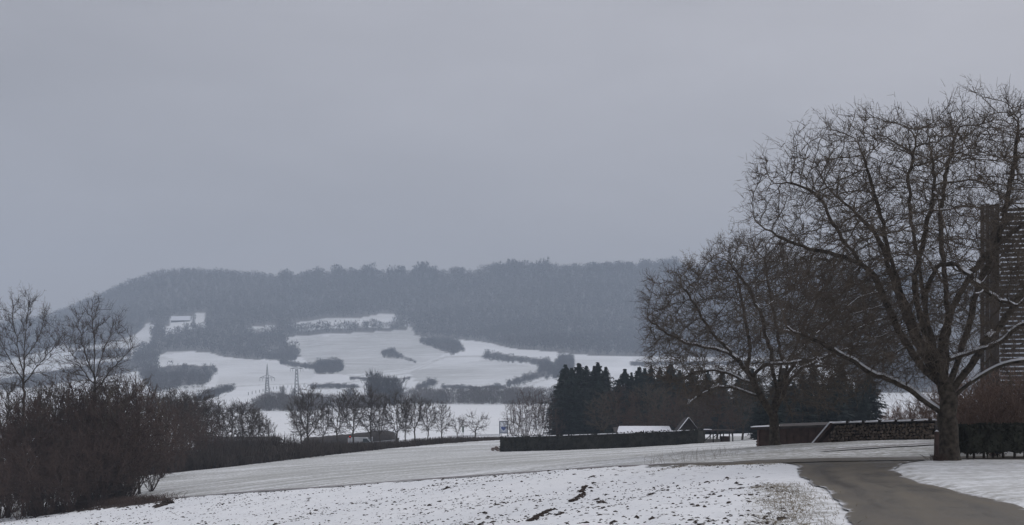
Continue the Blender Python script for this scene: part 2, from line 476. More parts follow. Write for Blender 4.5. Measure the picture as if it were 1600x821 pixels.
def strip(name, A, B, mat, nx=6, lift=0.02, seed=0, jit=0.08):
    """ribbon between two polylines of equal length laid on the ground"""
    A = np.asarray(A)[:, :2].copy(); B = np.asarray(B)[:, :2].copy()
    n = len(A)
    L = np.r_[0, np.cumsum(np.linalg.norm(np.diff((A + B) / 2, axis=0), axis=1))]
    d = B - A; W = np.linalg.norm(d, axis=1, keepdims=True); d = d / W
    A += d * (jit * (2.2 * vnoise(L * 0.9 + seed, L * 0 + 3.3) + 1.2 * vnoise(L * 2.7 + seed, L * 0 + 8.3)))[:, None]
    B += d * (jit * (2.2 * vnoise(L * 0.9 + seed + 40, L * 0 + 3.3) + 1.2 * vnoise(L * 2.7 + seed, L * 0 + 1.3)))[:, None]
    T = np.linspace(0, 1, nx + 1)
    XY = A[:, None] * (1 - T)[None, :, None] + B[:, None] * T[None, :, None]
    Z = H(XY[..., 0], XY[..., 1]) + lift
    V = np.concatenate([XY, Z[..., None]], -1).reshape(-1, 3)
    i, j = np.meshgrid(np.arange(n - 1), np.arange(nx), indexing='ij')
    a = (i * (nx + 1) + j).ravel()
    Fc = np.c_[a, a + 1, a + nx + 2, a + nx + 1]
    me = mesh_np(name, V, Fc, True)
    uv = me.uv_layers.new(name='UVMap')
    UV = np.stack([np.broadcast_to(T[None], (n, nx + 1)), np.broadcast_to(L[:, None], (n, nx + 1))], -1).reshape(-1, 2)
    uv.data.foreach_set('uv', UV[Fc.ravel()].astype(np.float32).ravel())
    return link(name, me, mat)

# woods on the hillside: outlines in photo columns/rows (turned into ground positions below) ----------
def inside(poly, x, y):
    poly = np.asarray(poly, float); r = np.zeros(np.shape(x), bool)
    x0, y0 = poly[-1]
    for x1, y1 in poly:
        c = ((y0 > y) != (y1 > y))
        with np.errstate(divide='ignore', invalid='ignore'):
            r ^= c & (x < (x0 - x1) * (y - y1) / (y0 - y1 + 1e-12) + x1)
        x0, y0 = x1, y1
    return r
FOREST = [(-400,300),(2300,300),(2300,614),(1350,614),(1325,585),(1290,560),(985,557),(940,556),(897,554),(884,552),(840,548),(800,545),(765,536),(713,530),(660,527),(648,524),(636,512),(640,515),
          (600,518),(540,521),(500,523),(455,526),(440,530),(452,538),(466,548),(470,557),(455,561),(440,559),(420,560),(405,563),(370,560),(350,558),(330,552),(300,549),(262,550),(246,556),
          (247,567),(243,600),(228,604),(214,580),(206,560),(218,545),(236,536),(236,520),(242,508),(230,505),(215,522),(180,534),(118,545),(100,539),(60,551),(0,566),(-400,590)]
CLEARINGS = [[(446,508),(500,498),(560,497),(600,489),(616,491),(624,504),(606,512),(570,512),(520,514),(470,517)],
             [(383,512),(428,508),(436,518),(400,522)],
             [(303,490),(322,488),(322,512),(303,512)],[(254,512),(286,507),(286,521),(258,524)],
             [(628,502),(634,500),(648,520),(652,529),(642,524)],[(265,496),(300,494),(303,514),(264,514)],
             [(408,548),(436,546),(440,556),(420,556)]]
COPSES = [ # name, label, outline, height
    ('copse', 'round dark copse on the snowy slope right of the pylons', [(490,572),(500,565),(520,563),(533,567),(535,577),(520,582),(495,581)], 8),
    ('hedgerow', 'thin dark hedgerow curving down from the forest to the round copse', [(436,563),(460,566),(492,571),(493,576),(470,574),(440,569)], 5),
    ('copse', 'wedge of dark trees below the forest edge at the top of the slope', [(657,528),(690,528),(714,532),(726,547),(706,553),(682,543),(657,534)], 8),
    ('copse', 'small dark clump of bushes alone in the broad middle snow field', [(597,549),(609,545),(622,551),(630,558),(612,559),(599,557)], 7),
    ('hedgerow', 'long dark hedgerow bending round the end of the right snow field', [(754,556),(775,551),(800,556),(835,560),(858,562),(868,575),(850,588),(825,594),(800,602),(790,600),(812,590),(838,582),(845,571),(820,566),(780,563),(755,560)], 8),
    ('copse', 'strip of trees between the white sloping track and the rightmost field', [(874,556),(893,555),(896,570),(886,584),(866,590),(862,586),(872,572)], 9),
    ('copse', 'large dark copse below the upper left snow field', [(246,575),(262,572),(290,570),(318,572),(334,572),(340,578),(326,592),(318,601),(284,602),(262,608),(236,612),(232,600)], 9),
    ('hedgerow', 'diagonal hedgerow between the two lower left fields', [(318,616),(340,607),(362,603),(366,607),(345,614),(322,622),(300,624)], 6),
    ('hedgerow', 'low dark strip of scrub right of the taller pylon', [(484,601),(520,600),(560,602),(560,606),(520,606),(486,606)], 4),
    ('copse', 'slanted low thicket behind the tall bare trees in mid valley', [(650,603),(668,597),(682,594),(684,598),(668,604),(654,608)], 6),
    ('hedgerow', 'dark scrub band on the far left slope behind the tall bare trees', [(0,592),(60,584),(120,575),(170,566),(206,560),(214,580),(150,590),(60,604),(0,610)], 7),
    ('hedgerow', 'dark scrub on the left slope under the pale upper field', [(118,548),(160,546),(205,545),(206,556),(160,560),(115,562)], 6),
    ('hedgerow', 'row of trees on the hill foot behind the fir plantation', [(985,566),(1100,565),(1250,564),(1250,569),(1100,570),(985,571)], 5),
]
FIELDS = [([(445,530),(640,516),(700,552),(640,575),(560,585),(500,585),(470,557)], 1.0), ([(245,556),(300,549),(400,563),(500,578),(480,600),(340,605),(340,575)], .34),
          ([(640,580),(760,562),(850,575),(850,590),(790,602),(660,608)], .75), ([(245,602),(320,600),(330,626),(250,628)], .75), ([(700,530),(800,545),(755,553),(705,556)], .12),
          ([(890,554),(990,557),(990,600),(860,600)], .18), ([(0,560),(115,538),(115,562),(0,596)], .6), ([(118,545),(240,505),(240,538),(205,545)], .7), ([(340,606),(480,600),(480,625),(320,628)], .35)]
FIELD_EDGES = [[(640,577),(700,557),(755,557)], [(500,580),(560,588),(640,577)], [(860,592),(800,606)], [(340,606),(420,601),(480,600)], [(545,598),(640,583),(700,556)], [(640,583),(655,606)], [(560,606),(600,598),(640,592)], [(250,600),(320,600)], [(870,560),(858,590),(830,603)]]
def edge_mask(px, py):
    r = np.zeros(np.shape(px))
    for ln in FIELD_EDGES:
        for (x0, y0), (x1, y1) in zip(ln[:-1], ln[1:]):
            t = np.clip(((px - x0) * (x1 - x0) + (py - y0) * (y1 - y0)) / ((x1 - x0) ** 2 + (y1 - y0) ** 2), 0, 1)
            dd = np.hypot((px - x0 - t * (x1 - x0)) * .6, py - y0 - t * (y1 - y0))
            r = np.maximum(r, sstep(1.3, .4, dd))
    return r
COPSES += [
    ('hedgerow', 'thin scrub tail running right from the small clump in the middle field', [(628,556),(650,564),(652,567),(630,560)], 4),
    ('hedgerow', 'scrub line under the broad middle snow field', [(545,588),(575,590),(620,592),(640,589),(640,592),(600,596),(548,592)], 4),
    ('hedgerow', 'patchy scrub at the lower tip of the forest above the pylons', [(405,550),(440,546),(466,556),(460,564),(430,562),(408,560)], 5),
    ('hedgerow', 'thin hedge climbing beside the white track at the right field', [(850,590),(862,578),(868,562),(871,562),(866,580),(854,593)], 4),
    ('hedgerow', 'low scrub line between the lower right field and the valley belt', [(690,602),(740,604),(790,603),(790,606),(740,608),(690,606)], 4),
]
def wood_mask(px, py):
    w = inside(FOREST, px, py)
    for c in CLEARINGS: w &= ~inside(c, px, py)
    for c in COPSES: w |= inside(c[2], px, py)
    return w

def build_ground():
    OY = -40.0
    u = np.concatenate([np.linspace(-0.95, -0.52, 40, endpoint=False), np.linspace(-0.52, 0.52, 600), np.linspace(0.52, 0.95, 41)[1:]])
    def geo(a, b, r): return np.exp(np.arange(math.log(a), math.log(b), r))
    yf = np.concatenate([geo(8, 50, 0.03), geo(50, 140, 0.005), geo(140, 400, 0.014), geo(400, 2780, 0.0095)])
    nu, ny = len(u), len(yf)
    X = yf[:, None] * u[None, :]
    Y = np.broadcast_to((yf + OY)[:, None], X.shape).copy()
    Z = H(X, Y)
    ty = track_y(X); lx = road_lx(Y); rx = road_rx(Y)
    dtrack = ty - Y
    plough = (Y < ty) & (X < lx)
    right = (Y < ty) & (X >= lx)
    droad = np.where(X < lx, lx - X, np.where(X > rx, X - rx, 0))
    # micro relief
    amp = sstep(0.5, 2.2, dtrack) * sstep(0.4, 1.8, droad) * plough
    Z = Z + amp * (0.10 * fbm(X / 0.55, Y / 0.8, 3) + 0.07 * fbm(X / 2.2, Y / 2.5, 2)) + amp * 0.03
    far = sstep(1.0, 3.0, np.abs(dtrack)) * sstep(0.3, 1.5, np.where(Y < ty, droad, 9)) * (1 - plough)
    Z = Z + far * (0.05 * fbm(X / 1.7, Y / 2.2, 3)) * (Y < 300)
    # snow lies a little higher than the asphalt right beside it
    Z = Z + 0.05 * sstep(0.0, 0.35, droad) * ((Y < ty - 1.0)) * (Y > -20)
    V = np.stack([X, Y, Z], -1).reshape(-1, 3)
    px = 800 + F * X / np.maximum(Y, 5); py = HZ - F * (Z - EYE) / np.maximum(Y, 5)
    cov = np.zeros(X.shape + (4,), np.float32)
    hill = Y > 690
    cov[..., 0] = (hill & wood_mask(px, py)) * 1.0
    meadow = (Y >= ty) & (Y < 172)
    cov[..., 1] = np.where(meadow, 1.0, 0) + np.where((Y >= 172) & (Y < 690), 0.12, 0) + np.where(right, 0.55, 0)
    cov[..., 1] += np.where(hill, 0.25 + 0.9 * np.clip(fbm(X / 120.0, Y / 160.0, 3) + 0.15, 0, 0.6), 0)
    for fp, g in FIELDS:
        k = hill & inside(fp, px, py)
        cov[..., 1][k] = g + .75 * fbm(X[k] / 70.0, Y[k] / 110.0, 3)
    cov[..., 1] = np.where(hill, np.maximum(cov[..., 1], edge_mask(px, py)), cov[..., 1])
    cov[..., 2] = plough * 0.85
    # rough grass beside the road edge, thin grass on the bank
    cov[..., 3] = np.where(plough, 0.8 * sstep(1.1, 0.3, np.abs(droad - 0.85)) * sstep(35, 30, Y + 2.5 * vnoise(X / 1.5, Y / 1.5)), 0)
    cov[..., 3] += np.where(right, 0.28 + 0.4 * sstep(0.8, 0.1, droad) * (Y < 46), 0)
    cov[..., 3] += np.where((Y >= ty + 4) & (Y < 75) & (X > 6), 0.5, 0)
    cov = np.clip(cov, 0, 1)
    i, j = np.meshgrid(np.arange(ny - 1), np.arange(nu - 1), indexing='ij')
    a = (i * nu + j)
    Fc = np.stack([a, a + 1, a + nu + 1, a + nu], -1).reshape(-1, 4)
    cx = 0.25 * (X[:-1, :-1] + X[1:, :-1] + X[:-1, 1:] + X[1:, 1:]); cy = 0.5 * (Y[:-1, :-1] + Y[1:, :-1])
    cty = track_y(cx)
    reg = np.full(cx.shape, 2)
    reg[(cy < cty) & (cx < road_lx(cy))] = 0
    reg[(cy < cty) & (cx >= road_lx(cy))] = 1
    reg[(cy > 172)] = 3
    reg[(cy > 690)] = 4
    reg = reg.ravel()
    covf = cov.reshape(-1, 4)
    for k, nm in enumerate(['ploughed_field', 'grass_verge', 'meadow', 'valley_field', 'hillside']):
        f = Fc[reg == k]
        ids, inv = np.unique(f, return_inverse=True)
        me = mesh_np(nm, V[ids], inv.reshape(-1, 4), True)
        at = me.attributes.new('cover', 'FLOAT_COLOR', 'POINT')
        at.data.foreach_set('color', covf[ids].ravel())
        tag(link(nm, me, M['ground']), kind='structure')
    return Z.min()
ZMIN = build_ground()

nseg = 160
def resample(pts, n):
    L = np.r_[0, np.cumsum(np.linalg.norm(np.diff(pts[:, :2], axis=0), axis=1))]
    t = np.linspace(0, L[-1], n)
    return np.stack([np.interp(t, L, pts[:, k]) for k in range(pts.shape[1])], -1)
tag(strip('road', resample(_ll, 200), resample(_rr, 200), M['asphalt'], 10, 0.03, 1, 0.09), kind='structure')
tt = resample(_tc, 420)
dirs = np.gradient(tt[:, :2], axis=0); dirs /= np.linalg.norm(dirs, axis=1, keepdims=True)
nrm = np.c_[-dirs[:, 1], dirs[:, 0]]
ci = int(np.argmin(np.abs(tt[:, 0] - 4.8)))
ea, eb = tt[:, :2] + nrm * tt[:, 2:3] / 2, tt[:, :2] - nrm * tt[:, 2:3] / 2
tag(strip('side_road', ea[:ci + 1], eb[:ci + 1], M['asphalt'], 6, 0.055, 9, 0.09), kind='structure')
tag(strip('farm_track', ea[ci - 2:], eb[ci - 2:], M['track'], 5, 0.065, 9, 0.07), kind='structure')
pb_ = poly_eval([hit(1285,706,50)[:2], hit(1335,703,50)[:2], hit(1400,699,50)[:2], hit(1470,695,50)[:2]], .4)
dp = np.gradient(pb_, axis=0); dp /= np.linalg.norm(dp, axis=1, keepdims=True); np_ = np.c_[-dp[:, 1], dp[:, 0]]
tag(strip('garden_path', pb_ + np_ * .32, pb_ - np_ * .32, M['track'], 3, 0.06, 3, 0.06), kind='structure')
vr = poly_eval([(-150,212),(-90,208),(-40,205),(-10,207),(20,216),(60,232)], 4)
dv = np.gradient(vr, axis=0); dv /= np.linalg.norm(dv, axis=1, keepdims=True); nv = np.c_[-dv[:, 1], dv[:, 0]]
tag(strip('country_road', vr + nv * 3, vr - nv * 3, M['asphalt'], 4, 0.06, 5, 0.1), kind='structure')

# ------------------------------------------------------------------ woody plants
def colonize(pos, par, att, D, di, dk, iters, rg, up=0.0, jit=0.25, maxch=3):
    pos = [np.array(p, float) for p in pos]; par = list(par)
    Pn = np.array(pos); att = np.array(att)
    nch = np.zeros(len(Pn), int)
    for p in par:
        if p >= 0: nch[p] += 1
    def nearest(A, Q):
        bd = np.full(len(A), 1e9); bi = np.zeros(len(A), int)
        for s in range(0, len(Q), 600):
            q = Q[s:s+600]
            d2 = (A**2).sum(1)[:, None] - 2 * A @ q.T + (q**2).sum(1)[None]
            k = d2.argmin(1); m = d2[np.arange(len(A)), k]
            b = m < bd; bd[b] = m[b]; bi[b] = k[b] + s
        return np.sqrt(np.maximum(bd, 1e-9)), bi
    bd, bi = nearest(att, Pn)
    for it in range(iters):
        keep = bd > dk
        att, bd, bi = att[keep], bd[keep], bi[keep]
        ok = (bd < di) & (nch[bi] < maxch + 2)
        if not ok.any(): break
        acc = np.zeros_like(Pn)
        np.add.at(acc, bi[ok], (att[ok] - Pn[bi[ok]]) / bd[ok][:, None])
        nodes = np.unique(bi[ok])
        nodes = nodes[nch[nodes] < maxch]
        if len(nodes) == 0: break
        d = acc[nodes]; d /= np.linalg.norm(d, axis=1, keepdims=True) + 1e-9
        d += rg.normal(0, jit, d.shape); d[:, 2] += up
        d /= np.linalg.norm(d, axis=1, keepdims=True)
        new = Pn[nodes] + D * d
        b0 = len(Pn)
        Pn = np.vstack([Pn, new]); par += list(nodes); nch[nodes] += 1
        nch = np.r_[nch, np.zeros(len(new), int)]
        nd, ni = nearest(att, new)
        b = nd < bd; bd[b] = nd[b]; bi[b] = ni[b] + b0
    return Pn, np.array(par)

def radii(par, tip, n_exp, minr=None):
    n = len(par); acc = np.zeros(n)
    for i in range(n - 1, -1, -1):
        if acc[i] == 0: acc[i] = tip ** n_exp
        if par[i] >= 0: acc[par[i]] += acc[i]
    return acc ** (1 / n_exp)

def add_twigs(Pn, par, rad, rg, count, length, rmax, droop=0.0):
    """short curved end twigs on thin wood; returns extra edges (a, b, ra, rb)"""
    thin = np.where(rad < rmax)[0]
    thin = thin[par[thin] >= 0]
    pick = rg.choice(thin, count)
    base = Pn[pick]
    d0 = Pn[pick] - Pn[par[pick]]; d0 /= np.linalg.norm(d0, axis=1, keepdims=True) + 1e-9
    d = d0 * 0.7 + rg.normal(0, 0.75, d0.shape); d[:, 2] += 0.15
    d /= np.linalg.norm(d, axis=1, keepdims=True)
    L = length * rg.uniform(0.5, 1.2, (count, 1))
    mid = base + d * L * 0.55
    d2 = d + rg.normal(0, 0.4, d.shape); d2[:, 2] += 0.35 - droop
    d2 /= np.linalg.norm(d2, axis=1, keepdims=True)
    end = mid + d2 * L * 0.5
    r0 = np.minimum(rad[pick], rmax) * 0.65
    return np.r_[base, mid], np.r_[mid, end], np.r_[r0, r0 * 0.8], np.r_[r0 * 0.8, r0 * 0.45]

def smooth_nodes(Pn, par, it=3, keep=0.5):
    Pn = Pn.copy(); n = len(Pn); ok = par >= 0
    cnt = np.zeros(n); np.add.at(cnt, par[ok], 1)
    for _ in range(it):
        cs = np.zeros_like(Pn); np.add.at(cs, par[ok], Pn[ok])
        mid = ok & (cnt > 0)
        Q = Pn.copy()
        Q[mid] = keep * Pn[mid] + (1 - keep) * 0.5 * (Pn[par[mid]] + cs[mid] / cnt[mid][:, None])
        Pn = Q
    return Pn

def sprays(Pn, par, rad, rg, count, L, rmax, centre, r0=0.0065, up=0.12, out=0.5, spread=0.38, sub=2):
    """fine straight outward twigs with side twigs on thin wood"""
    thin = np.where((rad < rmax) & (par >= 0))[0]
    pick = rg.choice(thin, count)
    f = rg.random((count, 1))
    b = Pn[par[pick]] * f + Pn[pick] * (1 - f)
    d0 = Pn[pick] - Pn[par[pick]]; d0 /= np.linalg.norm(d0, axis=1, keepdims=True) + 1e-9
    o = b - np.asarray(centre); o /= np.linalg.norm(o, axis=1, keepdims=True) + 1e-9
    d = 0.45 * d0 + out * o + rg.normal(0, spread, d0.shape); d[:, 2] += up
    d /= np.linalg.norm(d, axis=1, keepdims=True)
    ln = L * rg.uniform(0.35, 1.15, (count, 1))
    A, B, ra, rb = [], [], [], []
    p = b
    for k in range(3):
        q = p + d * ln / 3
        A.append(p); B.append(q); ra.append(np.full(count, r0 * (1 - .25 * k))); rb.append(np.full(count, r0 * (.75 - .25 * k)))
        for _ in range(sub if k > 0 else 1):
            e = 0.6 * d + rg.normal(0, .55, d.shape); e /= np.linalg.norm(e, axis=1, keepdims=True)
            w = p + (q - p) * rg.random((count, 1))
            A.append(w); B.append(w + e * ln * rg.uniform(.18, .45, (count, 1))); ra.append(np.full(count, r0 * .6)); rb.append(np.full(count, r0 * .3))
        d = d + rg.normal(0, .16, d.shape); d[:, 2] += .06; d /= np.linalg.norm(d, axis=1, keepdims=True)
        p = q
    return np.concatenate(A), np.concatenate(B), np.concatenate(ra), np.concatenate(rb)

def prisms(A, B, ra, rb):
    """three-sided tapered twigs, vectorised"""
    d = B - A; L = np.linalg.norm(d, axis=1, keepdims=True); d = d / np.maximum(L, 1e-9)
    h = np.where(np.abs(d[:, 2:3]) < 0.9, np.array([[0, 0, 1.0]]), np.array([[1.0, 0, 0]]))
    u = np.cross(d, h); u /= np.linalg.norm(u, axis=1, keepdims=True); w = np.cross(d, u)
    V = []
    for p, r in ((A, ra), (B, rb)):
        for i in range(3):
            t = 2 * math.pi * i / 3
            V.append(p + r[:, None] * (math.cos(t) * u + math.sin(t) * w))
    V = np.stack(V, 1)            # n,6,3
    n = len(A)
    f = np.array([[0,1,4,3],[1,2,5,4],[2,0,3,5]])
    Fc = (np.arange(n)[:, None, None] * 6 + f[None]).reshape(-1, 4)
    return V.reshape(-1, 3), Fc

def slivers(A, B, ra, rb, rg):
    """the finest twigs: narrow tapered blades with random roll"""
    d = B - A; d = d / np.maximum(np.linalg.norm(d, axis=1, keepdims=True), 1e-9)
    u = np.cross(d, rg.normal(size=d.shape)); u /= np.linalg.norm(u, axis=1, keepdims=True) + 1e-9
    V = np.stack([A - u * ra[:, None], A + u * ra[:, None], B + u * rb[:, None], B - u * rb[:, None]], 1)
    n = len(A)
    return V.reshape(-1, 3), np.arange(4 * n).reshape(n, 4)
def twig_geo(A, B, ra, rb, rg, lim):
    f = ra < lim
    V1, F1 = prisms(A[~f], B[~f], ra[~f], rb[~f]); V2, F2 = slivers(A[f], B[f], ra[f] * 1.35, rb[f] * 1.35, rg)
    return np.r_[V1, V2], np.r_[F1, F2 + len(V1)]

def chains(par, rad, thr):
    n = len(par); kids = [[] for _ in range(n)]
    for i in range(n):
        if par[i] >= 0 and rad[i] >= thr: kids[par[i]].append(i)
    out = []; stack = [(i, -1) for i in range(n) if par[i] < 0]
    while stack:
        i, p = stack.pop()
        ch = [p] if p >= 0 else []
        cur = i
        while True:
            ch.append(cur)
            if not kids[cur]: break
            k = sorted(kids[cur], key=lambda c: -rad[c])
            for o in k[1:]: stack.append((o, cur))
            cur = k[0]
        out.append((ch, p >= 0))
    return out

def sweep(pts, rs, k, rg, rough=0.06, flare=None):
    n = len(pts); V = []; Fc = []
    d = np.gradient(pts, axis=0); d /= np.linalg.norm(d, axis=1, keepdims=True) + 1e-9
    u = np.cross(d[0], [0.3, 1, 0.1]); u /= np.linalg.norm(u)
    for i in range(n):
        u = u - d[i] * (u @ d[i]); u /= np.linalg.norm(u) + 1e-9
        w = np.cross(d[i], u)
        for j in range(k):
            t = 2 * math.pi * j / k
            r = rs[i] * (1 + rough * rg.normal())
            if flare is not None and i < len(flare): r *= 1 + flare[i] * (0.6 + 0.5 * math.cos(3 * t + 1) )
            V.append(pts[i] + r * (math.cos(t) * u + math.sin(t) * w))
    for i in range(n - 1):
        for j in range(k):
            Fc.append([i*k + j, i*k + (j+1) % k, (i+1)*k + (j+1) % k, (i+1)*k + j])
    Fc.append([(n-1)*k + j for j in range(k)])
    return np.array(V), Fc

def snow_ribs(Pn, par, rad, rg, rlo, thick=1.0, cover=0.6, maxslope=0.72):
    idx = np.where((rad > rlo) & (par >= 0))[0]
    A = Pn[par[idx]]; B = Pn[idx]
    d = B - A; L = np.linalg.norm(d, axis=1); d = d / L[:, None]
    gate = vnoise(A[:, 0] * 1.3 + A[:, 2], A[:, 1] * 1.3) + 0.5
    ok = (np.abs(d[:, 2]) < maxslope) & (gate < cover + np.where((rad[idx] > .055) & (A[:, 2] < 5.0), .32, 0) - np.where(A[:, 2] > 6.0, .22, 0))
    A, B, d, r = A[ok], B[ok], d[ok], rad[idx][ok]
    if len(A) == 0: return None
    side = np.cross(d, [0, 0, 1.0]); side /= np.linalg.norm(side, axis=1, keepdims=True)
    up = np.cross(side, d)
    w = (0.80 * r)[:, None]; hgt = (1.12 * r + 0.016 * thick)[:, None]
    V = []
    for p in (A - d * 0.02, B + d * 0.02):
        V += [p - side * 1.12 * w + up * 0.38 * r[:, None], p - side * 0.5 * w + up * (0.2 * r[:, None] + hgt * 0.95), p + side * 0.5 * w + up * (0.2 * r[:, None] + hgt * 0.95), p + side * 1.12 * w + up * 0.38 * r[:, None]]
    V = np.stack(V, 1); n = len(A)
    f = np.array([[0,1,5,4],[1,2,6,5],[2,3,7,6]])
    return V.reshape(-1, 3), (np.arange(n)[:, None, None] * 8 + f[None]).reshape(-1, 4)

def woody(Pn, par, rad, rg, thr, bark, twig, extra=None, limb_r=None, snow=None, flare=True, min_twig=None):
    """-> list of (part name, mesh) : trunk, limbs, twigs, snow"""
    parts = []; rest_v, rest_f = [], []; base = 0
    for ch, side in chains(par, rad, thr):
        if len(ch) < 2: continue
        pts = Pn[ch]; rs = rad[ch].copy()
        if side: rs[0] = rs[1]
        r0 = rs[1] if len(rs) > 1 else rs[0]
        root = not side
        k = 12 if r0 > 0.2 else (8 if r0 > 0.08 else 5)
        fl = None
        if root and flare:
            fl = 0.55 * np.exp(-np.linalg.norm(pts - pts[0], axis=1) / (2.2 * rs[0]))
        V, Fc = sweep(pts, rs, k, rg, 0.05, fl)
        if root or (limb_r and r0 > limb_r):
            me = mesh_np('trunk' if root else 'limb', V, Fc, True); me.materials.append(bark)
            parts.append(('trunk' if root else 'limb', me))
        else:
            rest_v.append(V); rest_f += [[i + base for i in f] for f in Fc]; base += len(V)
    if rest_v:
        me = mesh_np('branches', np.vstack(rest_v), rest_f, True); me.materials.append(bark); parts.append(('branches', me))
    e = np.where((par >= 0) & (rad < thr))[0]
    A, B = Pn[par[e]], Pn[e]; ra = np.minimum(rad[par[e]], rad[e] * 1.25); rb = rad[e]
    if extra is not None:
        A = np.r_[A, extra[0]]; B = np.r_[B, extra[1]]; ra = np.r_[ra, extra[2]]; rb = np.r_[rb, extra[3]]
    if min_twig: ra = np.maximum(ra, min_twig * .7); rb = np.maximum(rb, min_twig * 0.4)
    V, Fc = twig_geo(A, B, ra, rb, rg, .0115)
    me = mesh_np('crown', V, Fc); me.materials.append(twig); parts.append(('crown', me))
    if snow is not None:
        me = mesh_np('snow_cover', *snow); me.materials.append(M['snow']); parts.append(('snow_cover', me))
    return parts

def limb_nodes(limbs, step, rg, wob=0.05):
    """limbs: list of (parent index or None, fraction on parent, list of points) -> nodes, parents"""
    pos, par = [], []; ids = []
    for k, (pl, pts) in enumerate(limbs):
        q = poly_eval(np.array(pts, float), step)
        L = np.r_[0, np.cumsum(np.linalg.norm(np.diff(q, axis=0), axis=1))]
        n = max(2, int(L[-1] / step) + 1)
        t = np.linspace(0, L[-1], n)
        q = np.stack([np.interp(t, L, q[:, c]) for c in range(3)], -1)
        q[1:] += rg.normal(0, wob, q[1:].shape)
        mine = []
        if pl is None:
            p = -1
        else:
            cand = ids[pl]; dd = [np.linalg.norm(pos[c] - q[0]) for c in cand]; p = cand[int(np.argmin(dd))]
            q = q[1:]
        for v in q:
            pos.append(v); par.append(p); p = len(pos) - 1; mine.append(p)
        ids.append(mine)
    return pos, par

def ellipsoid(rg, n, c, r, shell=0.5, zlo=-1.0):
    out = []
    while len(out) < n:
        v = rg.normal(size=3); v /= np.linalg.norm(v)
        if v[2] < zlo: continue
        rr = rg.uniform(0, 1) ** (1 / 3.0) if rg.random() > shell else rg.uniform(0.72, 1.0)
        out.append(np.array(c) + v * rr * np.array(r))
    return np.array(out)

# ---- the two walnut trees ------------------------------------------------------
def px_limb(base, d, pts, rg, spread, name=None):
    """pts: photo columns/rows at the tree's distance; depth walks away from the trunk"""
    out = []; n = len(pts); dy = spread
    for i, (x, y) in enumerate(pts):
        f = i / max(1, n - 1)
        dd = d + dy * f ** 1.2
        p = P(x, y, dd) - base
        out.append(p)
    return out

def big_walnut():
    rg = np.random.default_rng(11); d = 45.5
    base = np.array([P(1484,722,d)[0], d, hs(P(1484,722,d)[0], d) - 0.05])
    L = lambda pts, sp: px_limb(base, d, pts, rg, sp)
    trunk = [(0,0,0)] + L([(1483,690),(1482,660),(1480,630),(1476,600),(1462,560),(1447,505),(1440,430),(1425,350),(1420,280),(1432,215)], -0.8)
    limbs = [(None, trunk),
        (0, L([(1478,648),(1440,625),(1400,598),(1360,582),(1330,562),(1305,549),(1268,530),(1225,512)], -1.6)),
        (0, L([(1474,605),(1432,560),(1398,500),(1365,430),(1328,390),(1298,345),(1284,312),(1250,290),(1205,285)], 1.6)),
        (0, L([(1468,592),(1424,490),(1392,405),(1377,338),(1360,285),(1345,230)], -2.8)),
        (0, L([(1478,600),(1482,520),(1476,430),(1470,340),(1482,255),(1500,195)], 2.0)),
        (0, L([(1480,612),(1508,530),(1532,440),(1560,372),(1580,285),(1592,190)], -1.8)),
        (0, L([(1482,618),(1535,548),(1590,470),(1650,410),(1720,350)], 1.2)),
        (0, L([(1450,515),(1446,460),(1456,425),(1476,411),(1497,415),(1520,436),(1550,462),(1590,480)], -3.2)),
        (0, L([(1484,625),(1530,590),(1575,566),(1640,560),(1700,540)], -2.0)),
        (2, L([(1362,425),(1320,400),(1270,390),(1220,372),(1175,345)], 1.0)),
        (0, L([(1476,600),(1470,540),(1500,460),(1540,400),(1610,340),(1680,270)], 4.0)),
        (0, L([(1476,600),(1430,530),(1400,450),(1370,370),(1300,300),(1250,240)], 5.0)),
        (0, L([(1476,600),(1450,530),(1430,460),(1440,380),(1460,300),(1450,200)], -5.0)),
        (0, L([(1482,560),(1560,540),(1600,505),(1680,490)], -3.4)),
    ]
    pos, par = limb_nodes(limbs, 0.22, rg, 0.015)
    cx = P(1505,400,d)[0] - base[0]
    att = ellipsoid(rg, 11500, (cx, 0, P(0,400,d)[2] - base[2]), (7.3, 6.2, 5.15), 0.33, -0.80)
    low = ellipsoid(rg, 2600, np.array(P(1375,505,d)) - base, (3.3, 3.4, 2.3), 0.1)
    # lumpy outline
    c = np.array((cx, 0, P(0,400,d)[2] - base[2])); v = att - c
    th = np.arctan2(v[:, 0], v[:, 2]); ph = np.arctan2(v[:, 1], np.hypot(v[:, 0], v[:, 2]))
    lump = 1 + 0.16 * vnoise(th * 2.6 + 9, ph * 2.6 + 4) * 2 - 0.03
    att = np.r_[c + v * lump[:, None], low]
    Pn, pr = colonize(pos, par, att, 0.18, 2.6, 0.25, 110, rg, 0.05, 0.16)
    Pn = smooth_nodes(Pn, pr, 3)
    rad = radii(pr, 0.0078, 2.30)
    rad = np.minimum(rad, 0.46)
    ex = sprays(Pn, pr, rad, rg, 17500, 0.68, 0.026, c, 0.0070, .12, .45, .40)
    sn = snow_ribs(Pn, pr, rad, rg, 0.022, .7, 0.36, 0.66)
    parts = woody(Pn, pr, rad, rg, 0.03, M['bark'], M['twig'], ex, 0.10, sn)
    t = spawn(parts, 'walnut_tree', 'largest bare walnut tree with snow-topped limbs beside the road junction', 'tree', base)
    return t, base
WALNUT, WBASE = big_walnut()

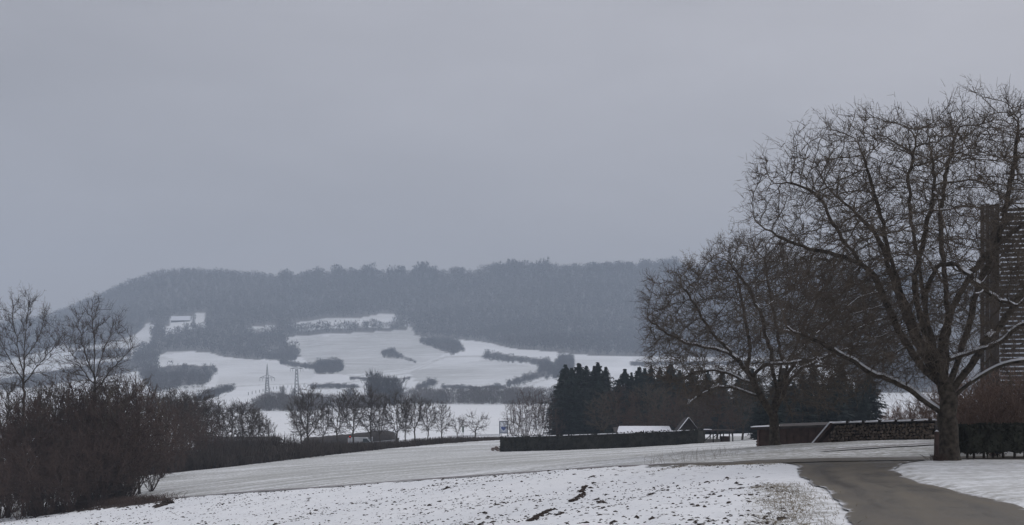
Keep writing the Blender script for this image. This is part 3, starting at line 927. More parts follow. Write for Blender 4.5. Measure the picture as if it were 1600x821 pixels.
def second_walnut():
    rg = np.random.default_rng(23); d = 66.0
    base = np.array([P(1211,697,d)[0], d, hs(P(1211,697,d)[0], d) - 0.05])
    L = lambda pts, sp: px_limb(base, d, pts, rg, sp)
    trunk = [(0,0,0)] + L([(1210,672),(1209,650),(1214,620),(1220,585),(1217,530),(1205,470),(1195,410)], 0.8)
    limbs = [(None, trunk),
        (0, L([(1209,652),(1196,632),(1180,604),(1160,572),(1130,540),(1098,500),(1082,470),(1062,440)], -1.0)),
        (1, L([(1190,622),(1155,609),(1118,606),(1092,620),(1070,635)], -2.2)),
        (1, L([(1178,600),(1140,585),(1105,578),(1070,590),(1045,600)], 1.2)),
        (0, L([(1210,648),(1225,610),(1245,580),(1285,560),(1330,545)], -1.2)),
        (0, L([(1212,640),(1232,570),(1262,500),(1290,440)], 2.2)),
        (1, L([(1168,584),(1172,540),(1160,480),(1150,420)], 2.4)),
        (1, L([(1172,588),(1190,572),(1220,568),(1250,566),(1275,560)], -3.0)),
        (1, L([(1140,550),(1085,540),(1040,520),(1010,500)], 1.4)),
        (0, L([(1214,610),(1200,540),(1180,470),(1130,400)], -3.6)),
        (0, L([(1214,615),(1250,550),(1300,490),(1350,450)], 4.0)),
    ]
    pos, par = limb_nodes(limbs, 0.24, rg, 0.04)
    c = np.array((P(1192,520,d)[0] - base[0], 0, P(0,520,d)[2] - base[2]))
    att = ellipsoid(rg, 8500, c, (6.1, 5.6, 4.5), 0.4, -0.85)
    v = att - c
    th = np.arctan2(v[:, 0], v[:, 2]); ph = np.arctan2(v[:, 1], np.hypot(v[:, 0], v[:, 2]))
    att = c + v * (1 + 0.26 * vnoise(th * 2.6 + 31, ph * 2.6 + 14))[:, None]
    Pn, pr = colonize(pos, par, att, 0.19, 2.6, 0.28, 100, rg, 0.05, 0.16)
    Pn = smooth_nodes(Pn, pr, 3)
    rad = np.minimum(radii(pr, 0.0084, 2.38), 0.30)
    ex = sprays(Pn, pr, rad, rg, 12500, 0.65, 0.026, c, 0.0082, .12, .45, .40)
    sn = snow_ribs(Pn, pr, rad, rg, 0.022, .8, 0.42, 0.66)
    parts = woody(Pn, pr, rad, rg, 0.035, M['bark'], M['twig'], ex, 0.09, sn)
    spawn(parts, 'walnut_tree', 'spreading bare tree in front of the brown shed, smaller than its neighbour', 'tree', base)
second_walnut()

# ---- tall slender trees at the left ------------------------------------------------
def slender(seed, d, xb, yb, leaders, crown, natt, label, name='tall_tree', snowc=.25, bark=None):
    rg = np.random.default_rng(seed)
    b = P(xb, yb, d); base = np.array([b[0], d, hs(b[0], d) - 0.05])
    limbs = []
    for k, (pl, pts, sp) in enumerate(leaders):
        q = px_limb(base, d, pts, rg, sp)
        if pl is None: q = [(0, 0, 0)] + q
        limbs.append((pl, q))
    pos, par = limb_nodes(limbs, 0.26, rg, 0.03)
    cxp, cyp, rx, rzz, ry = crown
    c = P(cxp, cyp, d) - base
    att = ellipsoid(rg, natt, c, (rx, ry, rzz), 0.35)
    att = att[att[:, 2] > (2.5 if snowc < .5 else .8)]
    Pn, pr = colonize(pos, par, att, 0.25, 2.4, 0.40, 70, rg, 0.34, 0.1)
    Pn = smooth_nodes(Pn, pr, 7)
    rad = np.minimum(radii(pr, 0.010, 2.3), 0.24)
    ex = sprays(Pn, pr, rad, rg, int(natt * 1.3), 0.9, 0.028, c - np.array((0, 0, 2.0)), 0.0085, .2, .5, .3)
    sn = snow_ribs(Pn, pr, rad, rg, 0.03 if snowc < .5 else .014, 1.0, snowc, 0.5 if snowc < .5 else .8)
    parts = woody(Pn, pr, rad, rg, 0.04, M['bark'], M['twig_grey'], ex, 0.10, sn)
    spawn(parts, name, label, 'tree', base)
slender(31, 95, 36, 800, [(None, [(36,740),(36,680),(37,620),(36,575),(38,530),(42,490),(46,460)], 0.4), (0, [(36,580),(28,530),(20,490),(17,458)], 0.6),
        (0, [(37,600),(60,570),(85,545),(105,520)], -0.8), (0, [(36,590),(10,550),(-8,520)], 0.8), (0, [(37,560),(60,525),(72,490)], 1.0)], (38,545,2.5,3.7,2.3), 900,
        'tall bare tree with two upright leaders at the far left edge')
slender(37, 93, 148, 795, [(None, [(148,740),(147,680),(147,620),(147,570),(146,530),(144,495),(143,468)], 0.2), (0, [(148,610),(170,580),(195,560),(215,540)], -0.6),
        (0, [(147,600),(125,570),(105,545)], 0.9), (0, [(147,590),(160,550),(175,515)], 1.0), (0, [(147,585),(132,545),(122,510)], -1.0)], (148,550,2.6,3.4,2.4), 950,
        'tall bare tree with one straight stem rising above the left thicket')

slender(41, 89, 44, 800, [(None, [(44,770),(45,740),(42,715),(40,690),(46,662)], 0.2), (0, [(44,742),(66,706),(86,692),(100,690),(116,689)], -5), (0, [(43,725),(20,706),(-5,702)], -5),
        (0, [(42,712),(62,668),(84,660),(106,655)], -5), (0, [(44,745),(30,740),(8,762)], -5), (0, [(42,705),(56,676),(74,676)], -4.5)], (48,690,1.5,1.3,1.2), 60,
        'small bare tree with white snow-lined branches in front of the left thicket', 'snowy_tree', .85)
# ---- prototypes: field trees, shrubs ------------------------------------------------
def tree_proto(seed, h, w, fork, natt, bark, twig, tip=0.02, step=0.28, lead=4, up=0.12, nex=2.2, rmax=0.16, min_twig=0.016):
    rg = np.random.default_rng(seed)
    top = [(0,0,0),(rg.normal(0,.05),rg.normal(0,.05),h*fork*0.5),(rg.normal(0,.12),rg.normal(0,.12),h*fork),(rg.normal(0,.2),rg.normal(0,.2),h*0.72)]
    limbs = [(None, top)]
    for k in range(lead):
        a = 2 * math.pi * (k + rg.uniform(-.2, .2)) / lead; z0 = h * (fork * 0.75 + 0.12 * rg.random())
        r1 = w * 0.32 * rg.uniform(.7, 1.2)
        limbs.append((0, [(0,0,z0), (math.cos(a)*r1*.5, math.sin(a)*r1*.5, z0 + h*.12), (math.cos(a)*r1, math.sin(a)*r1, z0 + h*rg.uniform(.25,.38))]))
    pos, par = limb_nodes(limbs, step, rg, 0.03)
    c = np.array((0, 0, h * (fork + 1) / 2 * 0.98)); r = np.array((w / 2, w / 2, h * (1 - fork) / 2 * 1.04))
    att = ellipsoid(rg, natt, c, r, 0.35)
    v = att - c; th = np.arctan2(v[:, 0], v[:, 2]); ph = np.arctan2(v[:, 1], np.hypot(v[:, 0], v[:, 2]))
    att = c + v * (1 + 0.35 * vnoise(th * 2 + seed, ph * 2 + 4))[:, None]
    Pn, pr = colonize(pos, par, att, step, 2.4, step * 1.5, 50, rg, up, 0.28)
    Pn = smooth_nodes(Pn, pr, 2)
    rad = np.minimum(radii(pr, tip * 0.62, nex), rmax)
    ex = sprays(Pn, pr, rad, rg, int(natt * 1.1), 0.8, 0.05, c - np.array((0, 0, h * .2)), 0.016, .15, .5, .35, 1)
    return woody(Pn, pr, rad, rg, 0.05, bark, twig, ex, None, None, True, min_twig)

def shrub_proto(seed, h, w, stems, natt, bark, twig, step=0.25, min_twig=0.012):
    rg = np.random.default_rng(seed)
    limbs = []; first = True
    for k in range(stems):
        a = rg.uniform(0, 2 * math.pi); r0 = w * 0.14 * rg.random() ** .5; r1 = w * 0.42 * rg.random() ** .6
        hh = h * rg.uniform(.55, .85)
        pts = [(0,0,0)] if not first else [(0,0,-0.05)]
        pts += [(math.cos(a)*r0, math.sin(a)*r0, 0.08*h), (math.cos(a)*(r0+r1)*.5, math.sin(a)*(r0+r1)*.5, hh*.5), (math.cos(a)*r1, math.sin(a)*r1, hh)]
        limbs.append((None if first else 0, pts)); first = False
    pos, par = limb_nodes(limbs, step, rg, 0.035)
    c = np.array((0, 0, h * .55)); r = np.array((w / 2, w / 2, h * .47))
    att = ellipsoid(rg, natt, c, r, 0.3)
    v = att - c; th = np.arctan2(v[:, 0], v[:, 2]); ph = np.arctan2(v[:, 1], np.hypot(v[:, 0], v[:, 2]))
    att = c + v * (1 + 0.45 * vnoise(th * 2 + seed, ph * 2 + 4))[:, None]
    Pn, pr = colonize(pos, par, att, step, 2.2, step * 1.4, 50, rg, 0.22, 0.28)
    Pn = smooth_nodes(Pn, pr, 2)
    rad = np.minimum(radii(pr, 0.010, 2.5), 0.09)
    ex = sprays(Pn, pr, rad, rg, int(natt * 1.3), 0.8, 0.04, (0, 0, 0), 0.010, .25, .45, .35, 1)
    return woody(Pn, pr, rad, rg, 0.045, bark, twig, ex, None, None, False, min_twig)

TREES = [tree_proto(101, 7.4, 4.4, .26, 700, M['bark'], M['twig_grey']),
         tree_proto(102, 7.0, 3.2, .30, 560, M['bark'], M['twig_grey'], up=.25),
         tree_proto(103, 7.6, 4.0, .20, 700, M['bark'], M['twig_grey'], lead=5),
         tree_proto(104, 6.8, 3.6, .34, 560, M['bark'], M['twig_grey'], up=.2)]
GTREES = [tree_proto(151, 7.4, 4.8, .22, 620, M['bark'], M['twig_red'], lead=5), tree_proto(152, 7.0, 4.0, .24, 520, M['bark'], M['twig'], up=.2), tree_proto(153, 7.6, 4.8, .18, 620, M['bark'], M['twig'], lead=5), tree_proto(154, 6.8, 4.0, .3, 480, M['bark'], M['twig_red'], up=.15)]
FRUIT = [tree_proto(111, 4.4, 5.0, .30, 230, M['bark'], M['twig_grey'], lead=3, up=.1, nex=2.0),
         tree_proto(112, 4.0, 2.8, .36, 120, M['bark'], M['twig_grey'], lead=3, up=.1, nex=2.0)]
SHRUBS = [shrub_proto(121, 6.0, 4.6, 11, 560, M['bark'], M['twig_red']),
          shrub_proto(122, 5.4, 5.0, 13, 560, M['bark'], M['twig_red']),
          shrub_proto(123, 6.6, 4.0, 10, 520, M['bark'], M['twig_red']),]
RBUSH = [shrub_proto(141, 3.2, 3.4, 12, 430, M['bark'], M['twig_brush'], .22, .012), shrub_proto(142, 2.9, 3.8, 13, 430, M['bark'], M['twig_brush'], .22, .012)]
BUSHES = [shrub_proto(131, 3.4, 3.6, 10, 420, M['bark'], M['twig_grey'], .22, .016),
          shrub_proto(132, 3.0, 4.2, 12, 420, M['bark'], M['twig_grey'], .22, .016)]

def put(protos, k, name, label, cat, px, d, top_row, group=None, proto_h=7.0, widen=1.0, rz=None, row=None):
    x = (px - 800) / F * d
    z = hs(x, d) - 0.04
    h = EYE + (HZ - top_row) / F * d - z
    s = h / proto_h
    return spawn(protos[k], name, label, cat, (x, d, z), group, random.uniform(0, 6.28) if rz is None else rz, (s * widen, s * widen, s))

# left thicket -----------------------------------------------------------------------
ORD = ['first','second','third','fourth','fifth','sixth','seventh','eighth','ninth','tenth','eleventh','twelfth','thirteenth','fourteenth','fifteenth','sixteenth','seventeenth','eighteenth','nineteenth','twentieth','twenty-first']
G_TH = 'shrubs of the thicket at the left edge'
LBL_TH = 'brown bare shrub in the dense thicket under the tall left trees'
th_spots = [(-20,98,625),(18,101,640),(60,97,622),(95,99,612),(125,96,604),(165,97,596),(186,95,592),(205,98,608),(10,92,665),(50,91,655),(90,90,645),(130,91,635),
            (165,91,630),(188,93,624),(0,95,640),(40,94,640),(75,93,636),(112,94,628),(150,94,618),(176,92,640),(186,95,645),(-15,90,668),(60,88,680),(120,89,668),(236,103,630),(70,86,700),(30,85,700),(110,86,690),(150,88,675),(-10,86,690),(160,90,670)]
for i, (x, d, tr) in enumerate(th_spots):
    put(SHRUBS, i % 3, 'thicket_shrub', LBL_TH if i > 7 else '%s brown shrub top from the left in the back of the left thicket' % ORD[i], 'shrub', x, d, tr, G_TH, (6.0, 5.4, 6.6)[i % 3], 1.0)
for x, d, tr, k, lb in [(100,97,588,0,'bare brown tree rising between the two tall left trees'),(182,98,578,2,'bare brown tree right of the straight-stemmed tall tree'),(66,99,600,3,'bare brown tree just right of the two-leader tree'),(218,102,594,1,'rightmost bare tree rising out of the left thicket'),
        (14,96,596,1,'slim bare tree left of the two-leader tree in the thicket'),(82,92,604,1,'slim upright tree in the front of the thicket between the tall trees'),(122,92,598,3,'slim upright tree just left of the straight-stemmed tall tree'),(166,92,600,1,'slim upright tree just right of the straight-stemmed tall tree'),(196,95,606,3,'slim upright tree near the right end of the thicket'),(50,90,620,3,'short slim tree at the front of the thicket below the two-leader tree')]:
    put(GTREES, k, 'thicket_tree', lb, 'tree', x, d, tr, None, (7.4,7.0,7.6,6.8)[k], .8)
for x, d, tr, k, lb in [(252,118,624,0,'tall brown shrub standing just right of the thicket'),(276,128,632,1,'brown shrub under the first roadside trees'),(300,135,640,2,'narrow brown shrub under the second and third roadside trees'),(326,142,650,0,'brown shrub before the gap left of the dense pair')]:
    put(SHRUBS, k, 'edge_shrub', lb, 'shrub', x, d, tr, None, (6.0, 5.4, 6.6)[k], .9)
put(BUSHES, 0, 'thicket_shrub', 'low reddish bush at the right foot of the left thicket', 'shrub', 185, 91, 735, None, 3.4, 1.15)
put(BUSHES, 1, 'thicket_shrub', 'small low bush under the trees at the left field corner', 'shrub', 150, 90, 742, None, 3.0, 1.0)

# roadside rows ------------------------------------------------------------------------
G_ROW = 'bare trees along the country road'
row_specs = [ # column, distance, top row, proto, widen, label
    (262,150,602,2,1.2,'first bare roadside tree right of the left thicket'), (285,165,612,0,1.0,'second bare roadside tree right of the left thicket'),
    (306,168,606,1,1.2,'third bare roadside tree right of the left thicket, with a broad dense crown'), (324,175,618,3,1.1,'slim bare tree left of the gap before the dense pair over the low barn'),
    (274,158,610,3,1.1,'bare tree crowding the second roadside tree by the left thicket'),(296,160,618,2,1.0,'low dense bare tree between the second and third roadside trees'),(316,166,626,0,1.0,'low dense tree right of the broad third roadside tree'),
    (345,172,634,2,1.0,'low bare tree in the gap left of the dense pair'),(394,176,636,1,1.2,'bare tree filling the right flank of the dense pair'),(418,184,652,2,.9,'lowest bare tree at the right end of the left roadside group'),
    (362,178,628,0,1.1,'left tree of the dense pair standing before the low barn'), (382,182,622,2,1.2,'right tree of the dense pair standing before the low barn'),
    (404,180,642,3,1.0,'small bare tree at the right side of the dense pair by the low barn'), (470,190,618,1,1.0,'narrow bare tree just left of the tall roadside tree below the pylons'),
    (482,185,602,0,1.05,'tall broad bare roadside tree right below the pylons'), (505,192,632,3,.8,'small thin bare tree right of the tall roadside tree below the pylons'),
    (528,188,612,1,1.1,'open-crowned bare tree left of the white van'), (552,186,608,3,1.1,'bare tree standing directly in front of the white van'),
    (580,188,604,0,1.0,'left tree of the close pair right of the white van'), (594,186,612,2,.8,'right tree of the close pair right of the white van'),
    (620,188,606,2,.9,'dark bare tree over the snow-topped earth mound'), (634,194,622,1,.9,'thin bare tree between the mound tree and the last roadside trees'),
    (648,188,616,3,1.0,'third from last bare tree of the roadside row'), (668,190,622,1,1.0,'second from last bare tree of the roadside row'), (690,186,626,0,.85,'last bare tree of the roadside row, beside the fruit trees'),
]
for x, d, tr, k, wd, lb in row_specs:
    put(TREES, k, 'roadside_tree', lb, 'tree', x, d, tr, G_ROW, (7.4,7.0,7.6,6.8)[k], wd)
put(FRUIT, 1, 'fruit_tree', 'smaller of two fruit trees left of the heart sign', 'tree', 715, 196, 649, None, 4.0, 1.0, 0.6)
put(FRUIT, 0, 'fruit_tree', 'larger fruit tree with wide low fork left of the heart sign', 'tree', 742, 193, 643, None, 4.4, 1.0, 1.1)
bush_specs = [(805,215,625,0,'leftmost tall bush of the group right of the heart sign'),(822,205,612,1,'second tall bush right of the heart sign'),(842,212,608,2,'third tall bush right of the heart sign'),
              (858,200,618,0,'fourth tall bush right of the heart sign'),(872,196,640,1,'lowest bush at the left foot of the fir plantation')]
for x, d, tr, k, lb in bush_specs:
    put(SHRUBS, k, 'tall_bush', lb, 'shrub', x, d, tr, 'tall bushes right of the heart sign', (6.0,5.4,6.6)[k], .85)

# fir plantation -----------------------------------------------------------------------
def spruce_proto(seed, h, w):
    rg = np.random.default_rng(seed)
    m = MB(); m.bar((0,0,-.1),(0,0,h*.97),.13,5,.02)
    tr = m.mesh('trunk'); tr.materials.append(M['bark'])
    V, Fc = [], []
    z = 0.04 * h
    while z < h * 0.985:
        f = z / h
        R = (w / 2 * min(1.0, (1 - f) * 1.9) ** 0.8 * rg.uniform(.6, 1.25) + 0.05) if f < .93 else .16
        nb = 12 if f < .8 else 7
        a0 = rg.uniform(0, 6.28)
        for b in range(nb):
            a = a0 + 2 * math.pi * b / nb + rg.normal(0, .18); r = R * rg.uniform(.5, 1.25)
            dirv = np.array((math.cos(a), math.sin(a), 0)); sid = np.array((-dirv[1], dirv[0], 0))
            droop = rg.uniform(-.35, .05) * r * (1 - f)
            lift = .25 * r if f > .75 else 0
            zz = z + rg.normal(0, .06)
            p0 = np.array((0,0,zz)); p1 = dirv*r*.55 + (0,0,zz+droop*.35+lift*.5); p2 = dirv*r + (0,0,zz+droop+lift)
            wd = .16 * r + .07
            i0 = len(V)
            V += [p0, p1 - sid*wd + (0,0,-.06), p2, p1 + sid*wd + (0,0,-.06), p1 + (0,0,.05)]
            Fc += [[i0, i0+1, i0+4], [i0+1, i0+2, i0+4], [i0+2, i0+3, i0+4], [i0+3, i0, i0+4]]
            for q in range(6):     # hanging sprays
                t = rg.uniform(.35, 1.0); c = p0 + (p2 - p0) * t + sid * rg.normal(0, wd*.5)
                e = c + dirv * rg.uniform(.1, .3) * r*.6 + sid * rg.normal(0, .18) + np.array((0,0,-rg.uniform(.15,.55)))
                i0 = len(V); V += [c - sid*.13, c + sid*.13, e]; Fc += [[i0, i0+1, i0+2]]
        z += h * (0.016 + 0.008 * rg.random())
    cr = mesh_np('crown', np.array(V), Fc); cr.materials.append(M['spruce'])
    return [('trunk', tr), ('crown', cr)]
SPR = [spruce_proto(201, 11.0, 4.9), spruce_proto(202, 11.5, 4.2), spruce_proto(203, 10.4, 5.6)]
G_SP = 'dark spruces of the plantation behind the long hedge'
sp = [(877,206,584),(886,210,570),(895,204,574),(905,212,566),(914,206,571),(926,210,568),(936,206,566),(948,211,574),(976,208,573),(986,212,580),(997,206,570),(1008,210,576),(1020,206,571),(1034,212,574),
      (1048,206,570),(1064,210,578),(1084,206,572),(1106,211,578),(1130,206,572),(1152,210,578),(1178,211,574)]
for i, (x, d, tr) in enumerate(sp):
    k = i % 3
    lb = 'leftmost dark spruce of the plantation behind the long hedge' if i == 0 else '%s spruce top from the left in the plantation behind the long hedge' % ORD[i]
    put(SPR, k, 'spruce_tree', lb, 'tree', x + random.uniform(-3, 3), d, tr + random.uniform(-2, 3), G_SP, (11.0,11.5,10.4)[k], random.uniform(.75, 1.4))
for i, (x, d, tr) in enumerate([(884,201,604),(900,200,598),(914,199,606),(935,200,594),(952,199,606),(966,201,598),(986,200,604),(1006,200,592),(1028,199,604),(1048,201,596),(1070,200,600),(1090,199,604),(1108,201,594),(1130,200,600),(1152,199,594),(1172,201,602)]):
    k = (i + 2) % 3
    put(SPR, k, 'spruce_tree', 'shorter dark spruce in the packed front row of the plantation', 'tree', x, d - 3, tr, 'spruces of the plantation front row', (11.0,11.5,10.4)[k], random.uniform(1.1, 1.4))
sp2 = [(1208,165,592),(1224,150,574),(1254,158,580),(1270,150,568),(1300,156,584),(1314,150,570),(1342,158,588),(1357,152,580)]
for i, (x, d, tr) in enumerate(sp2):
    k = (i + 1) % 3
    lb = 'rightmost dark spruce, beside the bright snow gap' if i == 7 else '%s spruce from the left behind the brown shed and wood pile' % ORD[i]
    put(SPR, k, 'spruce_tree', lb, 'tree', x, d, tr, 'dark spruces behind the brown shed', (11.0,11.5,10.4)[k], 1.1)
random.seed(99)
for i, (x, d, tr) in enumerate([(1190,140,606),(1216,138,600),(1240,142,596),(1262,139,604),(1286,141,598),(1308,138,606),(1330,142,600),(1350,140,612)]):
    k = i % 3
    put(SPR, k, 'spruce_tree', 'shorter spruce in the front row just behind the brown shed', 'tree', x, d, tr, 'front row of spruces behind the brown shed', (11.0,11.5,10.4)[k], 1.2)
# bare broadleaves in front of the spruces
for x, d, tr, k, lb in [(942,160,614,1,'pale bare shrubby tree in front of the left spruces'),(985,158,640,3,'small bare garden tree behind the long hedge, left of the snowy roof'),
                        (1022,156,640,0,'bare garden tree standing before the snowy roof'),(1088,150,612,2,'dense bare tree behind the garden hut'),(1120,148,606,0,'dense bare tree above the open timber shelter'),
                        (1055,152,622,3,'bare tree rising just left of the garden hut roof'),(968,162,604,0,'broad bare tree in front of the gap between the spruce groups'),(1012,164,598,2,'tall bare tree before the middle of the plantation'),
                        (1160,146,604,1,'bare tree between the plantation and the second group of spruces'),(1145,140,640,3,'small bare tree right of the open timber shelter'),(1040,168,606,1,'bare tree between the two snowy roofs, before the spruces'),(1075,166,600,0,'tall brown bare tree behind the garden hut roof peak'),(1100,168,612,3,'bare brown tree right of the garden hut before the spruces')]:
    put(GTREES, k, 'garden_tree', lb, 'tree', x, d, tr, 'bare trees in the gardens', (7.4,7.0,7.6,6.8)[k], 1.25)

# ------------------------------------------------------------------ far woods
def far_proto(seed, bushy=False, n=33, thin=1.3):
    rg = np.random.default_rng(seed); V = []
    if not bushy:
        for a in (0.3, 1.87):
            c, s = math.cos(a) * .014, math.sin(a) * .014
            V += [(-c, -s, -0.02), (c, s, -0.02), (0, 0, .75)]
    for i in range(n):
        a = rg.uniform(0, 6.28)
        lo = .0 if bushy else .22
        z = rg.uniform(lo, .82); t = (z - lo) / (1 - lo)
        rr = .30 * math.sin(math.pi * (0.18 + .8 * t)) * rg.uniform(0, 1) ** .5
        p = np.array((math.cos(a) * rr, math.sin(a) * rr, z))
        dr = np.array((math.cos(a) * .45, math.sin(a) * .45, 1.0)) + rg.normal(0, .35, 3); dr /= np.linalg.norm(dr)
        L = rg.uniform(.10, .24); b = rg.uniform(0, 6.28)
        s = np.array((math.cos(b), math.sin(b), rg.normal(0, .3))) * rg.uniform(.012, .040) * thin
        V += [p - s, p + s, p + dr * L]
    return np.array(V)
FARP = [far_proto(300 + i) for i in range(8)]; FARB = [far_proto(320 + i, True, 64, .7) for i in range(6)]; FARF = [far_proto(340 + i, False, 150, .36) for i in range(6)]; FARG = [far_proto(350 + i, True, 140, .36) for i in range(6)]
def scatter_mesh(name, XYZ, hts, widths, protos, rg, mat):
    k = rg.integers(0, len(protos), len(XYZ)); out = []
    for q in range(len(protos)):
        s = k == q
        if not s.any(): continue
        pv = protos[q]; a = rg.uniform(0, 6.28, s.sum()); c, sn = np.cos(a)[:, None], np.sin(a)[:, None]
        w = (hts[s] * widths[s])[:, None]
        X = XYZ[s, 0:1] + w * (c * pv[None, :, 0] - sn * pv[None, :, 1])
        Y = XYZ[s, 1:2] + w * (sn * pv[None, :, 0] + c * pv[None, :, 1])
        Z = XYZ[s, 2:3] + hts[s][:, None] * pv[None, :, 2]
        out.append(np.stack([X, Y, Z], -1).reshape(-1, 3))
    V = np.concatenate(out)
    me = mesh_np(name, V, np.arange(len(V)).reshape(-1, 3))
    return link(name, me, mat)
def build_forest():
    rg = np.random.default_rng(41)
    s = 8.2
    ys = np.arange(900, 2345, s)
    pts = []
    for y in ys:
        xs = np.arange(-0.42 * y, 0.36 * y, s * rg.uniform(.95, 1.05))
        pts.append(np.c_[xs + rg.uniform(-.45, .45, len(xs)) * s, np.full(len(xs), y) + rg.uniform(-.45, .45, len(xs)) * s])
    p = np.concatenate(pts)
    Z = H(p[:, 0], p[:, 1])
    px = 800 + F * p[:, 0] / p[:, 1]; py = HZ - F * (Z - EYE) / p[:, 1]
    m = inside(FOREST, px, py)
    for c in CLEARINGS: m &= ~inside(c, px, py)
    m &= (px > -60) & (px < 1460)
    p, Z, px, py = p[m], Z[m], px[m], py[m]
    n = len(p)
    hts = rg.uniform(9, 14, n) * (1 + 0.35 * fbm(p[:, 0] / 70, p[:, 1] / 70, 2))
    ridge = p[:, 1] > 2230
    hts = np.where(ridge & (px > 440), hts * (1.2 + .9 * vnoise(px / 16.0, px * 0) + .5 * vnoise(px / 5.0, px * 0 + 4)), hts)
    hts = np.where(px < 440, hts * .85, hts)
    o = scatter_mesh('hill_forest', np.c_[p, Z - .3], hts, rg.uniform(.9, 1.35, n), FARP, rg, M['far_wood'])
    tag(o, 'hazy blue-grey bare forest covering the upper hill', 'forest', None, 'stuff')
    for nm, lb, poly, h in COPSES:
        q = np.array(poly, float); x0, y0 = q.min(0); x1, y1 = q.max(0)
        # candidate ground points by walking rows of the outline over the slope
        P2 = []
        lo = hit((x0 + x1) / 2, y1 + 1, 700); hi = hit((x0 + x1) / 2, y0 - 1, 700)
        yA, yB = min(lo[1], hi[1]) - 160, max(lo[1], hi[1]) + 160
        xa, xb = (x0 - 800) / F, (x1 - 800) / F
        N = int(max(200, (yB - yA) * (xb - xa) * (yA + yB) / 2 / 7.0)); N = min(N, 40000)
        Yc = rg.uniform(max(710, yA), yB, N); Xc = Yc * rg.uniform(xa, xb, N)
        Zc = H(Xc, Yc); cx = 800 + F * Xc / Yc; cy = HZ - F * (Zc - EYE) / Yc
        # foot of the trees sits lower than the visible mass
        h_ = .62 * h; k = inside(poly, cx + 2.5 * vnoise(Xc / 9.0, Yc / 9.0), cy - 0.42 * h_ * F / Yc + 2.5 * vnoise(Xc / 9.0 + 7, Yc / 9.0))
        Xc, Yc, Zc = Xc[k][:560], Yc[k][:560], Zc[k][:560]
        if len(Xc) < 3: continue
        hh = h_ * rg.uniform(.35, 1.25, len(Xc)) * (1 + 1.1 * vnoise(Xc / 11.0, Yc / 11.0)); b = np.array((Xc.mean(), Yc.mean(), Zc.min()))
        o = scatter_mesh(nm, np.c_[Xc, Yc, Zc - .3] - b, hh, rg.uniform(1.0, 1.6, len(Xc)), FARB, rg, M['far_wood'])
        o.location = b
        tag(o, lb, 'hedgerow' if nm == 'hedgerow' else 'copse')
build_forest()

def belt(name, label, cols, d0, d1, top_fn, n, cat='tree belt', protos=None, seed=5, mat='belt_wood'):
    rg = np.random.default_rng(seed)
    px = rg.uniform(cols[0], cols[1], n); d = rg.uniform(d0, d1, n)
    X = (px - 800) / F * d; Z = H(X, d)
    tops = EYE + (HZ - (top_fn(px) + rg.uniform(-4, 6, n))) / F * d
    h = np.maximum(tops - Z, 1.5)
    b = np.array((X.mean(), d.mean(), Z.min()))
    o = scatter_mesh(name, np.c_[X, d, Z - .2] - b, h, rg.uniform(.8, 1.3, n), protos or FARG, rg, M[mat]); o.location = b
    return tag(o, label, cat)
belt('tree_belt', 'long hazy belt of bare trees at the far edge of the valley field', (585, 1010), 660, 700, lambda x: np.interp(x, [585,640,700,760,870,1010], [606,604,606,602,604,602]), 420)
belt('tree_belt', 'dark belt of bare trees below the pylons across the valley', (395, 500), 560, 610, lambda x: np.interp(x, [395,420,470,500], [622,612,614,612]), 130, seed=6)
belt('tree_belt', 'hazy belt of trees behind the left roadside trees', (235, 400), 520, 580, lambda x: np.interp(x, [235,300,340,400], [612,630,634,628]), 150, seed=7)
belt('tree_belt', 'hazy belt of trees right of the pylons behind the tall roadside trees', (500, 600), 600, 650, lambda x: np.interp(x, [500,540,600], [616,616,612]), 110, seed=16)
# single far trees in the valley
def far_tree(px, d, top, label, widen=1.0, seed=1, n=9):
    rg = np.random.default_rng(seed); x = (px - 800) / F * d; z = hs(x, d); h = EYE + (HZ - top) / F * d - z
    off = rg.normal(0, .10 * h * widen, (n, 2)); off[0] = 0
    o = scatter_mesh('valley_tree', np.c_[off, np.zeros(n)], h * rg.uniform(.72, 1.0, n), rg.uniform(.6, 1.0, n) * widen, FARF, rg, M['far_wood'])
    o.location = (x, d, z - .2)
    return tag(o, label, 'tree')
far_tree(585, 640, 571, 'tallest hazy round-topped tree across the valley', 1.0, 2, 12)
far_tree(612, 645, 580, 'hazy tree with broad crown just right of the tallest valley tree', 1.3, 3, 12)
far_tree(442, 640, 598, 'slim poplar-like tree between the two pylons', .45, 4, 6)
far_tree(458, 640, 601, 'thin bare tree at the foot of the right pylon', .5, 5, 5)
far_tree(547, 690, 597, 'small hazy lollipop tree on the snow right of the pylons', .9, 6, 7)

